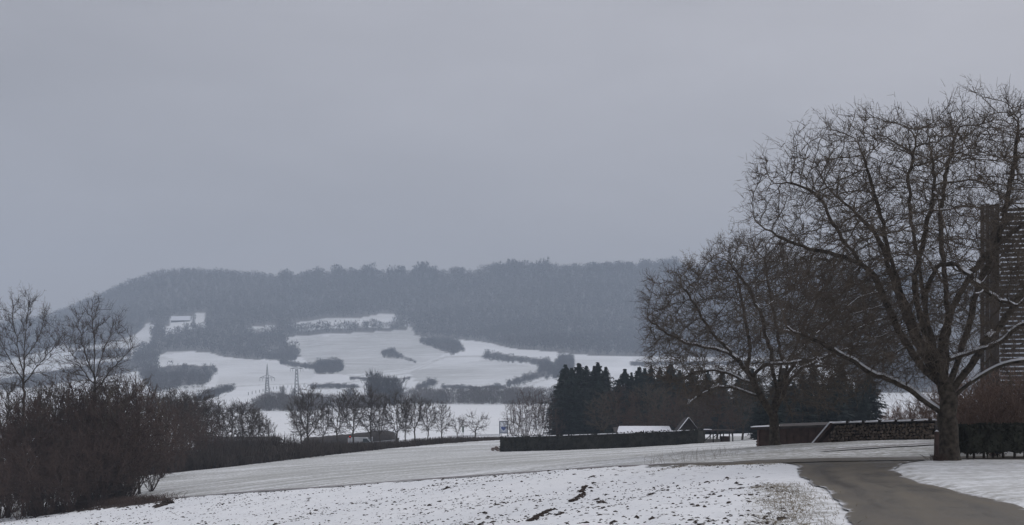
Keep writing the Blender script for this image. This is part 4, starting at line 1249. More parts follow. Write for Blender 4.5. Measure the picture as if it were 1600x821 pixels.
# ------------------------------------------------------------------ brush along the field edge
def brush(name, label, line, hts, n, width, mat, seed, th=0.012, cat=None, kind=None, lean=.18):
    rg = np.random.default_rng(seed); line = np.array(line, float)
    t = rg.uniform(0, len(line) - 1, n); k = np.arange(len(line))
    X = np.interp(t, k, line[:, 0]) + rg.normal(0, width * .25, n); Y = np.interp(t, k, line[:, 1]) + rg.uniform(-width, width, n)
    h = np.interp(t, k, hts) * rg.uniform(.5, 1.08, n)
    h *= 1 + .3 * vnoise(t * 9, t * 0 + seed)
    Z = H(X, Y) - .05
    A = np.c_[X, Y, Z]; dv = np.c_[rg.normal(0, lean, n), rg.normal(0, lean, n), np.ones(n)]
    B = A + dv * h[:, None] * .55; dv2 = dv + np.c_[rg.normal(0, lean * 1.4, (n, 2)), np.zeros(n)]
    Cc = B + dv2 * h[:, None] * .45
    sA, sB = [A, B], [B, Cc]; r1 = [np.full(n, th), np.full(n, th * .8)]; r2 = [np.full(n, th * .8), np.full(n, th * .4)]
    for q in range(3):
        f = rg.uniform(.25, .95, (n, 1)); s = A + dv * h[:, None] * .55 * f
        e = s + np.c_[rg.normal(0, .32, n), rg.normal(0, .32, n), rg.uniform(.15, .6, n)] * (h[:, None] * .5)
        sA.append(s); sB.append(e); r1.append(np.full(n, th * .7)); r2.append(np.full(n, th * .35))
    b = np.array((X.mean(), Y.mean(), Z.min()))
    V, Fc = slivers(np.concatenate(sA) - b, np.concatenate(sB) - b, np.concatenate(r1) * 1.35, np.concatenate(r2) * 1.35, rg)
    o = link(name, mesh_np(name, V, Fc), mat); o.location = b
    return tag(o, label, cat, None, kind)
bl = [wp(150,748,124), wp(240,741,130), wp(340,731,138), wp(440,718,148), wp(540,705,158), wp(620,697,166), wp(700,691,172), wp(790,686,182)]
brush('roadside_brush', 'dark dense brush along the far edge of the meadow', bl, [2.4,2.1,1.85,1.65,1.15,.8,.8,.5], 13000, 2.6, M['twig_grey'], 61, .020, 'brush', 'stuff')
brush('roadside_brush', 'dark dense brush along the far edge of the meadow', [(p[0] * 1.05, p[1] + 7) for p in bl[:6]], [2.4,2.5,2.6,2.4,.9,.5], 9000, 3.0, M['twig_grey'], 62, .020, 'brush', 'stuff')

# ------------------------------------------------------------------ haze
def haze_box():
    m = bpy.data.materials.new('haze_air'); m.use_nodes = True
    nt = m.node_tree; nt.nodes.clear()
    out = nt.nodes.new('ShaderNodeOutputMaterial'); pv = nt.nodes.new('ShaderNodeVolumePrincipled')
    pv.inputs['Color'].default_value = (*HAZE_COLOR, 1); pv.inputs['Density'].default_value = HAZE_DENSITY
    nt.links.new(pv.outputs[0], out.inputs['Volume'])
    mb = MB(); mb.box(-2700, 2700, -60, 2780, float(ZMIN) - 2.0, 320)
    tag(mb.build('haze', m), 'thin pale winter haze filling the valley', None, None, 'stuff')
haze_box()

# ------------------------------------------------------------------ clods and small ground things
def clod_mesh(XYZ, R, rg, flat=0.55):
    n = len(XYZ)
    o = np.array([(1,0,0),(0,1,0),(-1,0,0),(0,-1,0),(0,0,1),(0,0,-1),(.6,.6,.5),(-.6,.5,.55)], float)
    f = np.array([[0,1,6],[1,4,6],[4,0,6],[1,2,7],[2,4,7],[4,1,7],[2,3,4],[3,0,4],[1,0,5],[2,1,5],[3,2,5],[0,3,5]])
    S = R[:, None, None] * np.stack([rg.uniform(.8, 1.5, n), rg.uniform(.7, 1.2, n), flat * rg.uniform(.6, 1.2, n)], -1)[:, None, :]
    V = o[None] * S * rg.uniform(.75, 1.25, (n, 8, 3))
    a = rg.uniform(0, 6.28, n); c, s_ = np.cos(a)[:, None], np.sin(a)[:, None]
    x = V[..., 0] * c - V[..., 1] * s_; y = V[..., 0] * s_ + V[..., 1] * c
    V = np.stack([x, y, V[..., 2]], -1) + XYZ[:, None]
    return V.reshape(-1, 3), (np.arange(n)[:, None, None] * 8 + f[None]).reshape(-1, 3)
def plough_z(X, Y):
    Z = H(X, Y); d1 = track_y(X) - Y; d2 = road_lx(Y) - X
    amp = sstep(0.5, 2.2, d1) * sstep(0.4, 1.8, d2)
    return Z + amp * (0.10 * fbm(X / 0.55, Y / 0.8, 3) + 0.07 * fbm(X / 2.2, Y / 2.5, 2)) + amp * 0.03 + 0.05
def clods():
    rg = np.random.default_rng(77)
    n = 150000
    Y = 16 + (100 - 16) * rg.random(n) ** 1.1; X = Y * rg.uniform(-.40, .26, n)
    ok = (Y < track_y(X) - 0.7) & (X < road_lx(Y) - 0.9)
    X, Y = X[ok], Y[ok]
    ang = math.radians(-25); u = X * math.cos(ang) - Y * math.sin(ang); v = X * math.sin(ang) + Y * math.cos(ang)
    dens = 0.24 + 1.0 * fbm(u / 2.4, v / 1.0, 3) + 0.7 * fbm(X / 8 + 3, Y / 8, 2) + 0.25 * sstep(-4, 5, X) * sstep(44, 26, Y)
    dens += 0.25 * sstep(6.0, 1.0, track_y(X) - Y)
    k = rg.random(len(X)) < np.clip(dens, .03, 1) * 0.36
    X, Y = X[k], Y[k]
    R = np.clip(rg.lognormal(-3.58, .42, len(X)), .012, .14) * (1 + .25 * sstep(40, 80, Y))
    P3 = np.c_[X, Y, plough_z(X, Y) - R * .05]
    V, Fc = clod_mesh(P3, R, rg)
    tag(link('soil_clods', mesh_np('soil_clods', V, Fc), M['soil']), 'dark soil clods poking through the snow on the ploughed field', 'soil clods', None, 'stuff')
    print('clods', len(X))
clods()
def heap(name, label, cat, pts, n, spread, r0, mat, seed, zup=0.0, ground=plough_z):
    rg = np.random.default_rng(seed); pts = np.array(pts, float)
    t = rg.uniform(0, len(pts) - 1, n); k = np.arange(len(pts))
    X = np.interp(t, k, pts[:, 0]) + rg.normal(0, spread, n); Y = np.interp(t, k, pts[:, 1]) + rg.normal(0, spread, n)
    q = np.exp(-((X - np.interp(t, k, pts[:, 0])) ** 2 + (Y - np.interp(t, k, pts[:, 1])) ** 2) / (2 * spread ** 2))
    Z = ground(X, Y) + zup * q
    b = np.array((X.mean(), Y.mean(), Z.min()))
    V, Fc = clod_mesh(np.c_[X, Y, Z] - b, r0 * rg.uniform(.6, 1.4, n), rg, .8)
    o = link(name, mesh_np(name, V, Fc), mat); o.location = b
    return tag(o, label, cat, None, 'stuff')
def gxy(px, py, dmin=12):
    h = hit(px, py, dmin); return (h[0], h[1])
heap('soil_ridge', 'short curved ridge of bare dark soil in the middle of the ploughed field', 'soil', [gxy(913,769), gxy(910,780), gxy(900,788), gxy(891,794)], 110, .05, .042, M['soil'], 1, .03)
heap('soil_ridge', 'ragged strip of bare soil at the bottom edge of the ploughed field', 'soil', [gxy(862,806), gxy(848,811), gxy(836,818), gxy(826,824)], 100, .05, .04, M['soil'], 2, .03)
heap('soil_mound', 'dark earth lump on the snow near the left thicket', 'soil', [gxy(258,791), gxy(264,791)], 50, .14, .12, M['soil'], 3, .25)
heap('soil_mound', 'flat bare earth patch left of the lone dark lump', 'soil', [gxy(243,793), gxy(252,794)], 30, .2, .11, M['soil'], 4, .02)
heap('soil_mound', 'pair of larger clods on the snow just below the farm track', 'soil', [gxy(697,769), gxy(702,767)], 14, .07, .07, M['soil'], 5, .04)
heap('straw_heap', 'small pale brown heap at the left end of the long hedge', 'heap', [gxy(772,704, 100), gxy(778,705, 100)], 50, .22, .10, M['straw'], 6, .40, H)

def blades(name, label, pts, n, h, spread, mat, seed, th=.006, cat='grass', kind=None, lean=.35, zfun=H):
    rg = np.random.default_rng(seed); pts = np.array(pts, float)
    t = rg.uniform(0, len(pts) - 1, n); k = np.arange(len(pts))
    X = np.interp(t, k, pts[:, 0]) + rg.normal(0, spread, n); Y = np.interp(t, k, pts[:, 1]) + rg.normal(0, spread, n)
    Z = zfun(X, Y)
    A = np.c_[X, Y, Z - .02]; hh = h * rg.uniform(.4, 1.2, n)
    d = np.c_[rg.normal(0, lean, n), rg.normal(0, lean, n), np.ones(n)]
    B = A + d * hh[:, None] * .6; Cc = B + (d + np.c_[rg.normal(0, lean * 1.5, (n, 2)), -.3 * np.ones(n)]) * hh[:, None] * .4
    b = np.array((X.mean(), Y.mean(), Z.min()))
    V, Fc = prisms(np.r_[A, B] - b, np.r_[B, Cc] - b, np.full(2 * n, th), np.r_[np.full(n, th * .8), np.full(n, th * .3)])
    o = link(name, mesh_np(name, V, Fc), mat); o.location = b
    return tag(o, label, cat, None, kind)
yy = np.linspace(18, 33, 22)
blades('verge_grass', 'dead tufted grass along the left road edge', np.c_[road_lx(yy) - 0.9, yy], 2600, .07, .34, M['dry_grass'], 21, .004, 'grass', 'stuff', .6, plough_z)
blades('verge_grass', 'thin dead grass on the corner of the field at the road junction', [(8.0,43.2),(7.2,43.8),(6.0,44.0),(4.5,44.4)], 700, .07, .22, M['dry_grass'], 22, .004, 'grass', 'stuff', .6, plough_z)
blades('dry_weeds', 'leftmost clump of dry weed stalks beside the farm track', [wp(1025,724,52), wp(1048,722,53)], 16, .5, .4, M['weed'], 23, .0045, 'weeds', None, .3)
blades('dry_weeds', 'middle clump of dry weed stalks beside the farm track', [wp(1080,720,53), wp(1102,718,54)], 18, .55, .4, M['weed'], 24, .0045, 'weeds', None, .3)
blades('dry_weeds', 'rightmost clump of dry weed stalks beside the farm track', [wp(1122,716,56), wp(1140,714,57)], 12, .5, .4, M['weed'], 25, .0045, 'weeds', None, .3)
blades('thicket_undergrowth', 'brown dead undergrowth at the foot of the left thicket', [gxy(60,806), gxy(110,800), gxy(160,793), gxy(205,789), gxy(240,788)], 3000, .55, .8, M['twig_red'], 26, .012, 'undergrowth', 'stuff', .5)
# bare earth and litter under the thicket
heap('leaf_litter', 'dark leaf litter under the edge of the left thicket', 'leaf litter', [gxy(60,808), gxy(120,801), gxy(170,795), gxy(215,790), gxy(235,789)], 900, .75, .16, M['soil'], 27, .02, H)

# ------------------------------------------------------------------ hedges
def clipped_hedge(name, label, A, B, h0, h1, wid, mat, nleaf, leaf, seed, gap=0.0, stems=None, snow=0.0, seg=0.5, follow=True):
    rg = np.random.default_rng(seed); A = np.array(A[:2], float); B = np.array(B[:2], float)
    L = np.linalg.norm(B - A); dr = (B - A) / L; nm = np.array((-dr[1], dr[0]))
    n = int(L / seg) + 2; t = np.linspace(0, 1, n)
    base = np.array((*A, hs(*A)))
    root = thing(name, label, 'hedge', base)
    cxy = A[None] + (B - A)[None] * t[:, None]; gz = H(cxy[:, 0], cxy[:, 1]); hh = h0 + (h1 - h0) * t
    prof = np.array([(-.5,0),(-.53,.35),(-.5,.7),(-.46,.97),(-.2,1.0),(.2,1.0),(.46,.97),(.5,.7),(.53,.35),(.5,0)])
    m = len(prof)
    off = prof[None, :, 0] * wid; zz = gz[:, None] + gap + prof[None, :, 1] * (hh - gap)[:, None]
    V = np.concatenate([cxy[:, None, :] + off[..., None] * nm[None, None], zz[..., None]], -1)
    V += rg.normal(0, .03, V.shape)
    i, j = np.meshgrid(np.arange(n - 1), np.arange(m - 1), indexing='ij'); a = (i * m + j).ravel()
    Fc = [list(q) for q in np.c_[a, a + m, a + m + 1, a + 1]] + [list(range(m)), [(n - 1) * m + q for q in range(m)][::-1]]
    if gap > 0:
        Fc += [[k * m, k * m + m - 1, (k + 1) * m + m - 1, (k + 1) * m] for k in range(n - 1)]
    W = V.reshape(-1, 3) - base
    # leafy skin
    q = rg.integers(0, len(a), nleaf); f = np.c_[a, a + m, a + m + 1, a + 1][q]
    uu, vv = rg.random((nleaf, 1)), rg.random((nleaf, 1))
    c = (W[f[:, 0]] * (1 - uu) + W[f[:, 1]] * uu) * (1 - vv) + (W[f[:, 3]] * (1 - uu) + W[f[:, 2]] * uu) * vv
    ne = max(20, nleaf // 25)
    c[:ne] = W[rg.integers(0, m, ne)] * rg.random((ne, 1)) + W[rg.integers(0, m, ne)] * 0.0 + 0
    c[:ne] = (W[0] + (W[m - 1] - W[0]) * rg.random((ne, 1))) + np.array((0, 0, 1.0)) * (hh[0] - gap) * rg.random((ne, 1))
    tri = c[:, None] + rg.normal(0, leaf, (nleaf, 3, 3)) * np.array((1, 1, 1.25))
    allV = np.r_[W, tri.reshape(-1, 3)]
    Fc += [[len(W) + 3*k, len(W) + 3*k + 1, len(W) + 3*k + 2] for k in range(nleaf)]
    link('foliage', mesh_np('foliage', allV, Fc), mat, root)
    if stems is not None:
        for x in stems:
            p = A + dr * x; m2 = MB(); z0 = hs(*p)
            m2.bar((p[0] - base[0], p[1] - base[1], z0 - base[2] - .05), (p[0] - base[0] + rg.normal(0, .02), p[1] - base[1], z0 - base[2] + gap + .25), .05, 6, .035)
            m2.build('stem', M['bark'], root)
    if snow:
        keep = []; sv = []
        zt = gz + hh + .015
        for k in range(n - 1):
            if vnoise(np.array([k * .37]), np.array([seed * 1.0]))[0] + .5 > snow: continue
            for kk, s_ in ((k, -.42), (k, .42), (k + 1, .42), (k + 1, -.42)):
                xy = cxy[kk] + nm * s_ * wid
                sv.append((xy[0], xy[1], zt[kk]))
            for kk, s_ in ((k, -.33), (k, .33), (k + 1, .33), (k + 1, -.33)):
                xy = cxy[kk] + nm * s_ * wid
                sv.append((xy[0], xy[1], zt[kk] + .05 + rg.uniform(0, .025)))
        sv = np.array(sv) - base; ns = len(sv) // 8
        f = np.array([[4,5,6,7],[0,1,5,4],[1,2,6,5],[2,3,7,6],[3,0,4,7]])
        o = link('snow_cap', mesh_np('snow_cap', sv, (np.arange(ns)[:, None, None] * 8 + f[None]).reshape(-1, 4)), M['snow'], root)
        o['kind'] = 'stuff'
    return root
clipped_hedge('clipped_hedge', 'long low clipped hedge with dusted top across the meadow', P(788,706,140), P(1096,695,127), 1.42, 1.28, 1.3, M['hedge'], 9000, .075, 31, snow=.72)
clipped_hedge('conifer_hedge', 'dark conifer hedge on bare stems right of the largest tree', (P(1502,0,47.5)[0], 47.5), (P(1760,0,50)[0], 50.5), 1.12, 1.15, .55, M['thuja'], 7000, .05, 32, gap=.26,
              stems=[.25,.55,.98,1.38,1.85,2.35,2.8,3.3,3.8,4.3], seg=.25)

# bushes behind the conifer hedge and beside the wood pile
for x, d, tr, k, lb in [(1512,52,615,0,'brown bare bush directly right of the big trunk, behind the conifer hedge'),(1540,55,606,1,'second brown bush behind the conifer hedge'),
        (1565,53,612,0,'third brown bush behind the conifer hedge'),(1592,56,600,1,'brown bush behind the conifer hedge at the right picture edge'),(1630,54,580,0,'brown bush behind the hedge just outside the right edge'),
        (1530,60,590,1,'tall brown bush before the foot of the slatted tower'),(1580,60,585,0,'tall brown bush against the slatted tower at the right edge'),
        (1420,82,632,1,'round brown bush above the right end of the wood pile'),(1446,80,628,0,'brown bush between the wood pile and the big trunk'),(1398,92,640,0,'small brown bush behind the wood pile near the bright snow gap'),
        (1478,70,612,1,'brown bush directly behind the big trunk'),(1505,64,598,0,'brown bush between the big trunk and the slatted tower'),(1552,50,628,1,'low brown bush just above the conifer hedge')]:
    put(RBUSH, k, 'bare_bush', lb, 'shrub', x, d, tr, None, (3.2, 2.9)[k], 1.0)

# reddish post and tuft at the big trunk
pb = P(1463,0,45.0); zb = hs(pb[0], 45.0)
t = thing('wooden_post', 'short reddish wooden post against the left side of the big trunk', 'post', (pb[0], 45.0, zb))
m = MB(); m.bar((0,0,-.05),(.015,0,.98),.085,8,.075); m.build('post', M['brown_wood'], t)
m = MB(); m.bar((.015,0,.98),(.015,0,1.03),.07,8,.01); m.build('post_cap', M['snow'], t)
blades('red_tuft', 'small reddish withered plant at the foot of the big trunk', [(pb[0] - .12, 44.8), (pb[0] + .1, 44.75)], 160, .3, .09, M['twig_red'], 33, .008, 'plant', None, .4)

# ------------------------------------------------------------------ brown shed and wood pile
def frame_fn(A, B, za, zb, base):
    """local (t metres along, v metres back, z above sloping floor) -> coordinates relative to base"""
    A = np.array(A[:2], float); B = np.array(B[:2], float); L = np.linalg.norm(B - A); dr = (B - A) / L; nm = np.array((-dr[1], dr[0]))
    def f(t, v, z):
        xy = A + dr * t + nm * v
        return (xy[0] - base[0], xy[1] - base[1], za + (zb - za) * t / L + z - base[2])
    return f, L
def fbox(m, f, t0, t1, v0, v1, z0, z1, zt=None):
    m.add([f(t0,v0,z0),f(t1,v0,z0),f(t1,v1,z0),f(t0,v1,z0),f(t0,v0,z1),f(t1,v0,z1),f(t1,v1,zt or z1),f(t0,v1,zt or z1)],
          [[0,3,2,1],[4,5,6,7],[0,1,5,4],[1,2,6,5],[2,3,7,6],[3,0,4,7]])
A_, B_ = P(1186,0,78), P(1462,0,73)
zl, zr_ = EYE - 60 / F * 78, EYE - 52 / F * 73
base = np.array((A_[0], A_[1], zl))
fn, L_ = frame_fn(A_, B_, zl, zr_, base)
t = thing('timber_shed', 'long low brown timber shed behind the smaller big tree', 'shed', base)
nb = 24; wb = L_ / nb; rgb = np.random.default_rng(51)
for i in range(nb):
    m = MB(); o_ = rgb.uniform(-.012, .012); fbox(m, fn, i * wb + .012, (i + 1) * wb - .012, o_, .04 + o_, -.35, 1.02); m.build('board', M['brown_wood'], t)
m = MB(); fbox(m, fn, .02, L_ - .02, .06, 2.4, -.4, 1.0); m.build('wall', M['dark_wood'], t)
m = MB(); fbox(m, fn, -.35, L_ + .3, -.32, 2.7, 1.03, 1.14, 1.30); r_ = m.build('roof', M['roof_dark'], t)
m = MB(); fbox(m, fn, -.36, 1.1, -.34, .25, 1.15, 1.19, 1.22); m.build('snow_patch', M['snow'], r_)
m = MB(); fbox(m, fn, -.10, .0, -.03, .35, -.4, 1.0); p_ = m.build('brick_pier', M['brick'], t)
for k in range(5):
    m = MB(); fbox(m, fn, -.16, -.10, -.04, .3, -.35 + k * .16, -.24 + k * .16); m.build('brick', M['brick'], p_)

A_, B_ = P(1276,0,70.5), P(1456,0,66.5)
zl, zr_ = EYE - 52 / F * 70.5, EYE - 48.5 / F * 66.5
base = np.array((A_[0], A_[1], zl)); fn, L_ = frame_fn(A_, B_, zl, zr_, base)
t = thing('wood_pile', 'covered pile of stacked logs with snow on its roof sheets', 'wood pile', base)
rgl = np.random.default_rng(52); lv, lf, lb_ = [], [], 0
m = MB()
z = -.2; row = 0
while z < .78:
    x = .55 + (z + .2) * .55 + (row % 2) * .08
    while x < L_ - .05:
        r = rgl.uniform(.055, .10); m.bar(fn(x, -.03 - rgl.uniform(0, .08), z + r + rgl.normal(0, .015)), fn(x, .9, z + r), r, 7); x += 2 * r + .008
    z += .148; row += 1
o_ = m.build('stacked_logs', M['log_end'], t); o_['kind'] = 'stuff'
m = MB(); fbox(m, fn, .5, L_, .35, 1.0, -.3, .9); m.build('back_panel', M['dark_wood'], t)
ns = 6; ws = (L_ - .95) / ns
for k in range(ns):
    a0 = .95 + k * ws
    m = MB(); fbox(m, fn, a0 + .01, a0 + ws - .01, -.25, 1.1, .90 + .012 * (k % 2), .93 + .012 * (k % 2)); sh = m.build('roof_sheet', M['roof_dark'], t)
    m = MB(); e0, e1 = rgl.uniform(.03, .12), rgl.uniform(.06, .22)
    pts = []; nseg_ = 5
    for q in range(nseg_ + 1):
        tx = a0 + e0 + (ws - e0 - e1) * q / nseg_; hz_ = .955 + (.02 + .06 * math.sin(math.pi * (q + .15) / (nseg_ + .3))) * rgl.uniform(.7, 1.2)
        pts.append((tx, hz_))
    for q in range(nseg_):
        fbox(m, fn, pts[q][0], pts[q + 1][0], -.24, 1.0, .944, (pts[q][1] + pts[q + 1][1]) / 2)
    m.build('snow', M['snow'], sh)
    m = MB(); fbox(m, fn, a0 + ws - .09, a0 + ws + .03, -.2, .0, .93, 1.04); m.build('weight_stone', M['dark_wood'], sh)
m = MB(); m.add([fn(-.12,-.2,-.05),fn(.0,-.2,-.12),fn(.98,-.2,.90),fn(.86,-.2,.97),fn(-.12,.3,-.05),fn(.0,.3,-.12),fn(.98,.3,.90),fn(.86,.3,.97)],
                [[0,1,2,3],[7,6,5,4],[0,4,5,1],[1,5,6,2],[2,6,7,3],[3,7,4,0]]); pl = m.build('slanted_board', M['brown_wood'], t)
m = MB(); m.add([fn(-.12,-.23,-.045),fn(.86,-.23,.975),fn(.83,-.23,1.03),fn(-.16,-.23,.01),fn(-.12,.3,-.045),fn(.86,.3,.975),fn(.83,.3,1.03),fn(-.16,.3,.01)],
                [[0,1,2,3],[7,6,5,4],[0,4,5,1],[1,5,6,2],[2,6,7,3],[3,7,4,0]]); m.build('snow', M['snow'], pl)

# ------------------------------------------------------------------ gardens behind the hedge
# garden hut with gable
d = 133.0; cx = P(1076,0,d)[0]; gz = hs(cx, d)
t = thing('garden_hut', 'dark wooden garden hut with snow-edged gable behind the hedge', 'hut', (cx, d, gz))
top = EYE - 13 / F * d - gz; eave = EYE - 38 / F * d - gz; hw = 1.22
for i in range(8):
    x0 = -hw + i * 2 * hw / 8; x1 = x0 + 2 * hw / 8
    zt = lambda x: eave + (top - .12 - eave) * (1 - abs(x) / hw)
    m = MB(); xa, xb = x0 + .012, x1 - .012
    m.prism([(xa, -.1), (xb, -.1), (xb, zt(xb)), (xa, zt(xa))], 'y', -.02, .04); m.build('board', M['dark_wood'], t)
m = MB(); m.prism([(-hw + .02, -.2), (hw - .02, -.2), (hw - .02, eave), (0, top - .14), (-hw + .02, eave)], 'y', .05, 3.2); m.build('wall', M['dark_wood'], t)
for s_ in (-1, 1):
    ex = s_ * (hw + .28); ez = eave - .28 * (top - eave) / hw
    m = MB(); m.prism([(0, top - .08), (ex, ez - .08), (ex, ez), (0, top)], 'y', -.28, 3.4); r_ = m.build('roof_panel', M['roof_dark'], t)
    m = MB(); m.prism([(s_ * .02, top + .005), (ex * .98, ez + .005), (ex * .98, ez + (.035 if s_ < 0 else .02)), (s_ * .02, top + .04)], 'y', -.24, .35 if s_ < 0 else .2); m.build('snow', M['snow'], r_)
# open timber shelter
d = 130.0; cx = P(1122,0,d)[0]; gz = hs(cx, d)
t = thing('timber_shelter', 'open timber frame shelter with diagonal brace right of the garden hut', 'shelter', (cx, d, gz))
zt = EYE - 34 / F * d - gz
for x in (-1.35, -.45, .5, 1.35):
    for y in (0, 2.0):
        m = MB(); m.bar((x, y, -.1), (x, y, zt - .05), .07, 4); m.build('post', M['dark_wood'], t)
m = MB(); m.box(-1.6, 1.55, -.25, 2.3, zt, zt + .12); r_ = m.build('roof', M['roof_dark'], t)
m = MB(); m.box(-1.5, -.6, -.2, 2.2, zt + .123, zt + .17); m.build('snow', M['snow'], r_)
m = MB(); m.bar((-1.3, -.05, .15), (-.5, -.05, zt - .15), .05, 4); m.build('brace', M['dark_wood'], t)
m = MB(); m.bar((-.4, -.05, zt - .55), (.1, -.05, zt - .1), .05, 4); m.build('brace', M['dark_wood'], t)
m = MB(); m.box(.55, 1.3, 1.9, 1.96, -.05, zt * .55); m.build('panel', M['brown_wood'], t)
m = MB(); m.box(-1.3, .5, 1.9, 1.96, -.05, zt * .3); m.build('panel', M['wall_pale'], t)
# long low garden shed under snow
d = 148.0; x0, x1 = P(962,0,d)[0], P(1054,0,d)[0]; gz = hs((x0 + x1) / 2, d)
t = thing('low_garden_shed', 'low garden shed with a broad snow-covered roof behind the hedge', 'shed', ((x0 + x1) / 2, d, gz))
hx = (x1 - x0) / 2; ze = EYE - 41 / F * d - gz; zt = EYE - 27.5 / F * (d + 4) - gz
m = MB(); m.prism([(.1, -.2), (4.0, -.2), (4.0, zt - .12), (.1, ze - .1)], 'x', -hx + .2, hx - .2); m.build('wall', M['dark_wood'], t)
m = MB(); m.prism([(-.2, ze - .1), (4.2, zt - .1), (4.2, zt), (-.2, ze)], 'x', -hx, hx); r_ = m.build('roof', M['roof_dark'], t)
m = MB()
m.add([(-hx + .05, -.15, ze + .005), (hx - .05, -.15, ze + .005), (hx - .05, 4.15, zt + .005), (-hx + .6, 4.15, zt + .005), (-hx + .1, -.1, ze + .09), (hx - .1, -.1, ze + .09), (hx - .1, 4.1, zt + .11), (-hx + .7, 4.1, zt + .11)],
      [[0,3,2,1],[4,5,6,7],[0,1,5,4],[1,2,6,5],[2,3,7,6],[3,0,4,7]]); m.build('snow', M['snow'], r_)

# ------------------------------------------------------------------ slatted tower behind the big tree
d = 64.0; x0 = P(1531,0,d)[0]; gz = hs(x0 + 3, d) - .2
t = thing('slatted_tower', 'tall weathered timber tower of open horizontal slats behind the big tree', 'tower', (x0, d, gz), None, -0.37)
zt = EYE + (HZ - 320) / F * d - gz
for i in range(4):
    m = MB(); m.box(.02 + i * .21, .215 + i * .21, -.06 + .01 * (i % 2), .0 + .01 * (i % 2), -.2, zt + .03 * math.sin(i * 2.1)); m.build('corner_board', M['barn_board'], t)
nb = int((zt - .1) / .205)
bm = MB(); bm.add([(.87,-.03,0),(4.6,-.03,0),(4.6,.0,.15),(.87,.0,.15),(.87,.0,0),(4.6,.0,0),(4.6,.03,.15),(.87,.03,.15)],
                  [[0,1,2,3],[7,6,5,4],[0,4,5,1],[1,5,6,2],[2,6,7,3],[3,7,4,0]])
bme = bm.mesh('slat'); bme.materials.append(M['barn_board'])
sm = MB(); rgb = np.random.default_rng(53)
for i in range(nb):
    o_ = link('slat', bme, None, t, (rgb.uniform(-.02, .02), rgb.uniform(-.012, .012), .02 + i * .205)); o_.rotation_euler = (0, rgb.normal(0, .002), 0)
    x = .9 + rgb.uniform(0, 1.5)
    while x < 4.3:
        w_ = rgb.uniform(.2, .9); sm.box(x, min(4.5, x + w_), -.02, .02, .02 + i * .205 + .153, .02 + i * .205 + .163 + rgb.uniform(0, .012)); x += w_ + rgb.uniform(.4, 3.0)
o_ = sm.build('snow_ledges', M['snow'], t); o_['kind'] = 'stuff'
for x in (.5, 2.2, 4.5):
    for y in (.1, 2.4):
        m = MB(); m.bar((x, y, -.2), (x, y, zt - .02), .1, 4); m.build('post', M['barn_board'], t)
for z0 in np.arange(1.5, zt - 1, 2.4):
    m = MB(); m.bar((.5, 2.3, z0), (4.5, 2.3, z0 + 2.2), .05, 4); m.build('brace', M['barn_board'], t)

# ------------------------------------------------------------------ along the country road
def van(px, d):
    x = P(px,0,d)[0]; z = hs(x, d) + .06
    t = thing('van', 'white van half hidden by brush on the country road', 'van', (x, d, z))
    prof = [(-2.1,.45),(2.15,.45),(2.2,.75),(2.12,.98),(1.35,1.16),(.72,1.86),(.5,1.95),(-1.95,1.97),(-2.1,1.85)]
    m = MB(); m.prism(prof, 'y', -.88, .88); m.build('body', M['van_white'], t)
    m = MB(); m.add([(1.33,-.78,1.20),(1.33,.78,1.20),(.76,.70,1.84),(.76,-.70,1.84),(1.30,-.78,1.19),(1.30,.78,1.19),(.73,.70,1.83),(.73,-.70,1.83)],
                    [[0,1,2,3],[7,6,5,4],[0,4,5,1],[1,5,6,2],[2,6,7,3],[3,7,4,0]]); m.build('windscreen', M['glass'], t)
    for s_ in (-1, 1):
        m = MB(); m.prism([(.1,1.22),(1.18,1.22),(.66,1.78),(.1,1.78)], 'y', s_ * .884, s_ * .90); m.build('side_window', M['glass'], t)
        m = MB(); m.box(2.08, 2.19, s_ * .6 - .14, s_ * .6 + .14, .76, .92); m.build('headlight', M['galv'], t)
        m = MB(); m.box(-2.14, -2.09, s_ * .78 - .07, s_ * .78 + .07, 1.0, 1.3); m.build('tail_light', M['lamp_red_off'], t)
        for xx in (-1.35, 1.4):
            m = MB(); m.bar((xx, s_ * .90 - .1, .33), (xx, s_ * .90 + .02, .33), .33, 14); w = m.build('wheel', M['tyre'], t)
            m = MB(); m.bar((xx, s_ * .90 + s_ * .0 - .105, .33), (xx, s_ * .90 + .028, .33), .19, 10); m.build('rim', M['galv'], w)
    return t
van(567, 205)
# red lamp on a post left of the van
d = 203.0; x = P(547,0,d)[0]; z = hs(x, d)
t = thing('signal_post', 'small red signal lamp on a thin post left of the white van', 'signal', (x, d, z))
zl_ = EYE - 42.5 / F * d - z
m = MB(); m.bar((0,.1,-.05),(0,.1,zl_ + .25),.05,6); m.build('pole', M['steel'], t)
m = MB(); m.box(-.16, .16, -.05, .12, zl_ - .22, zl_ + .25); h_ = m.build('lamp_housing', M['tyre'], t)
m = MB(); m.bar((0,-.05,zl_),(0,-.12,zl_),.09,12); m.build('red_lens', M['lamp_red'], h_)

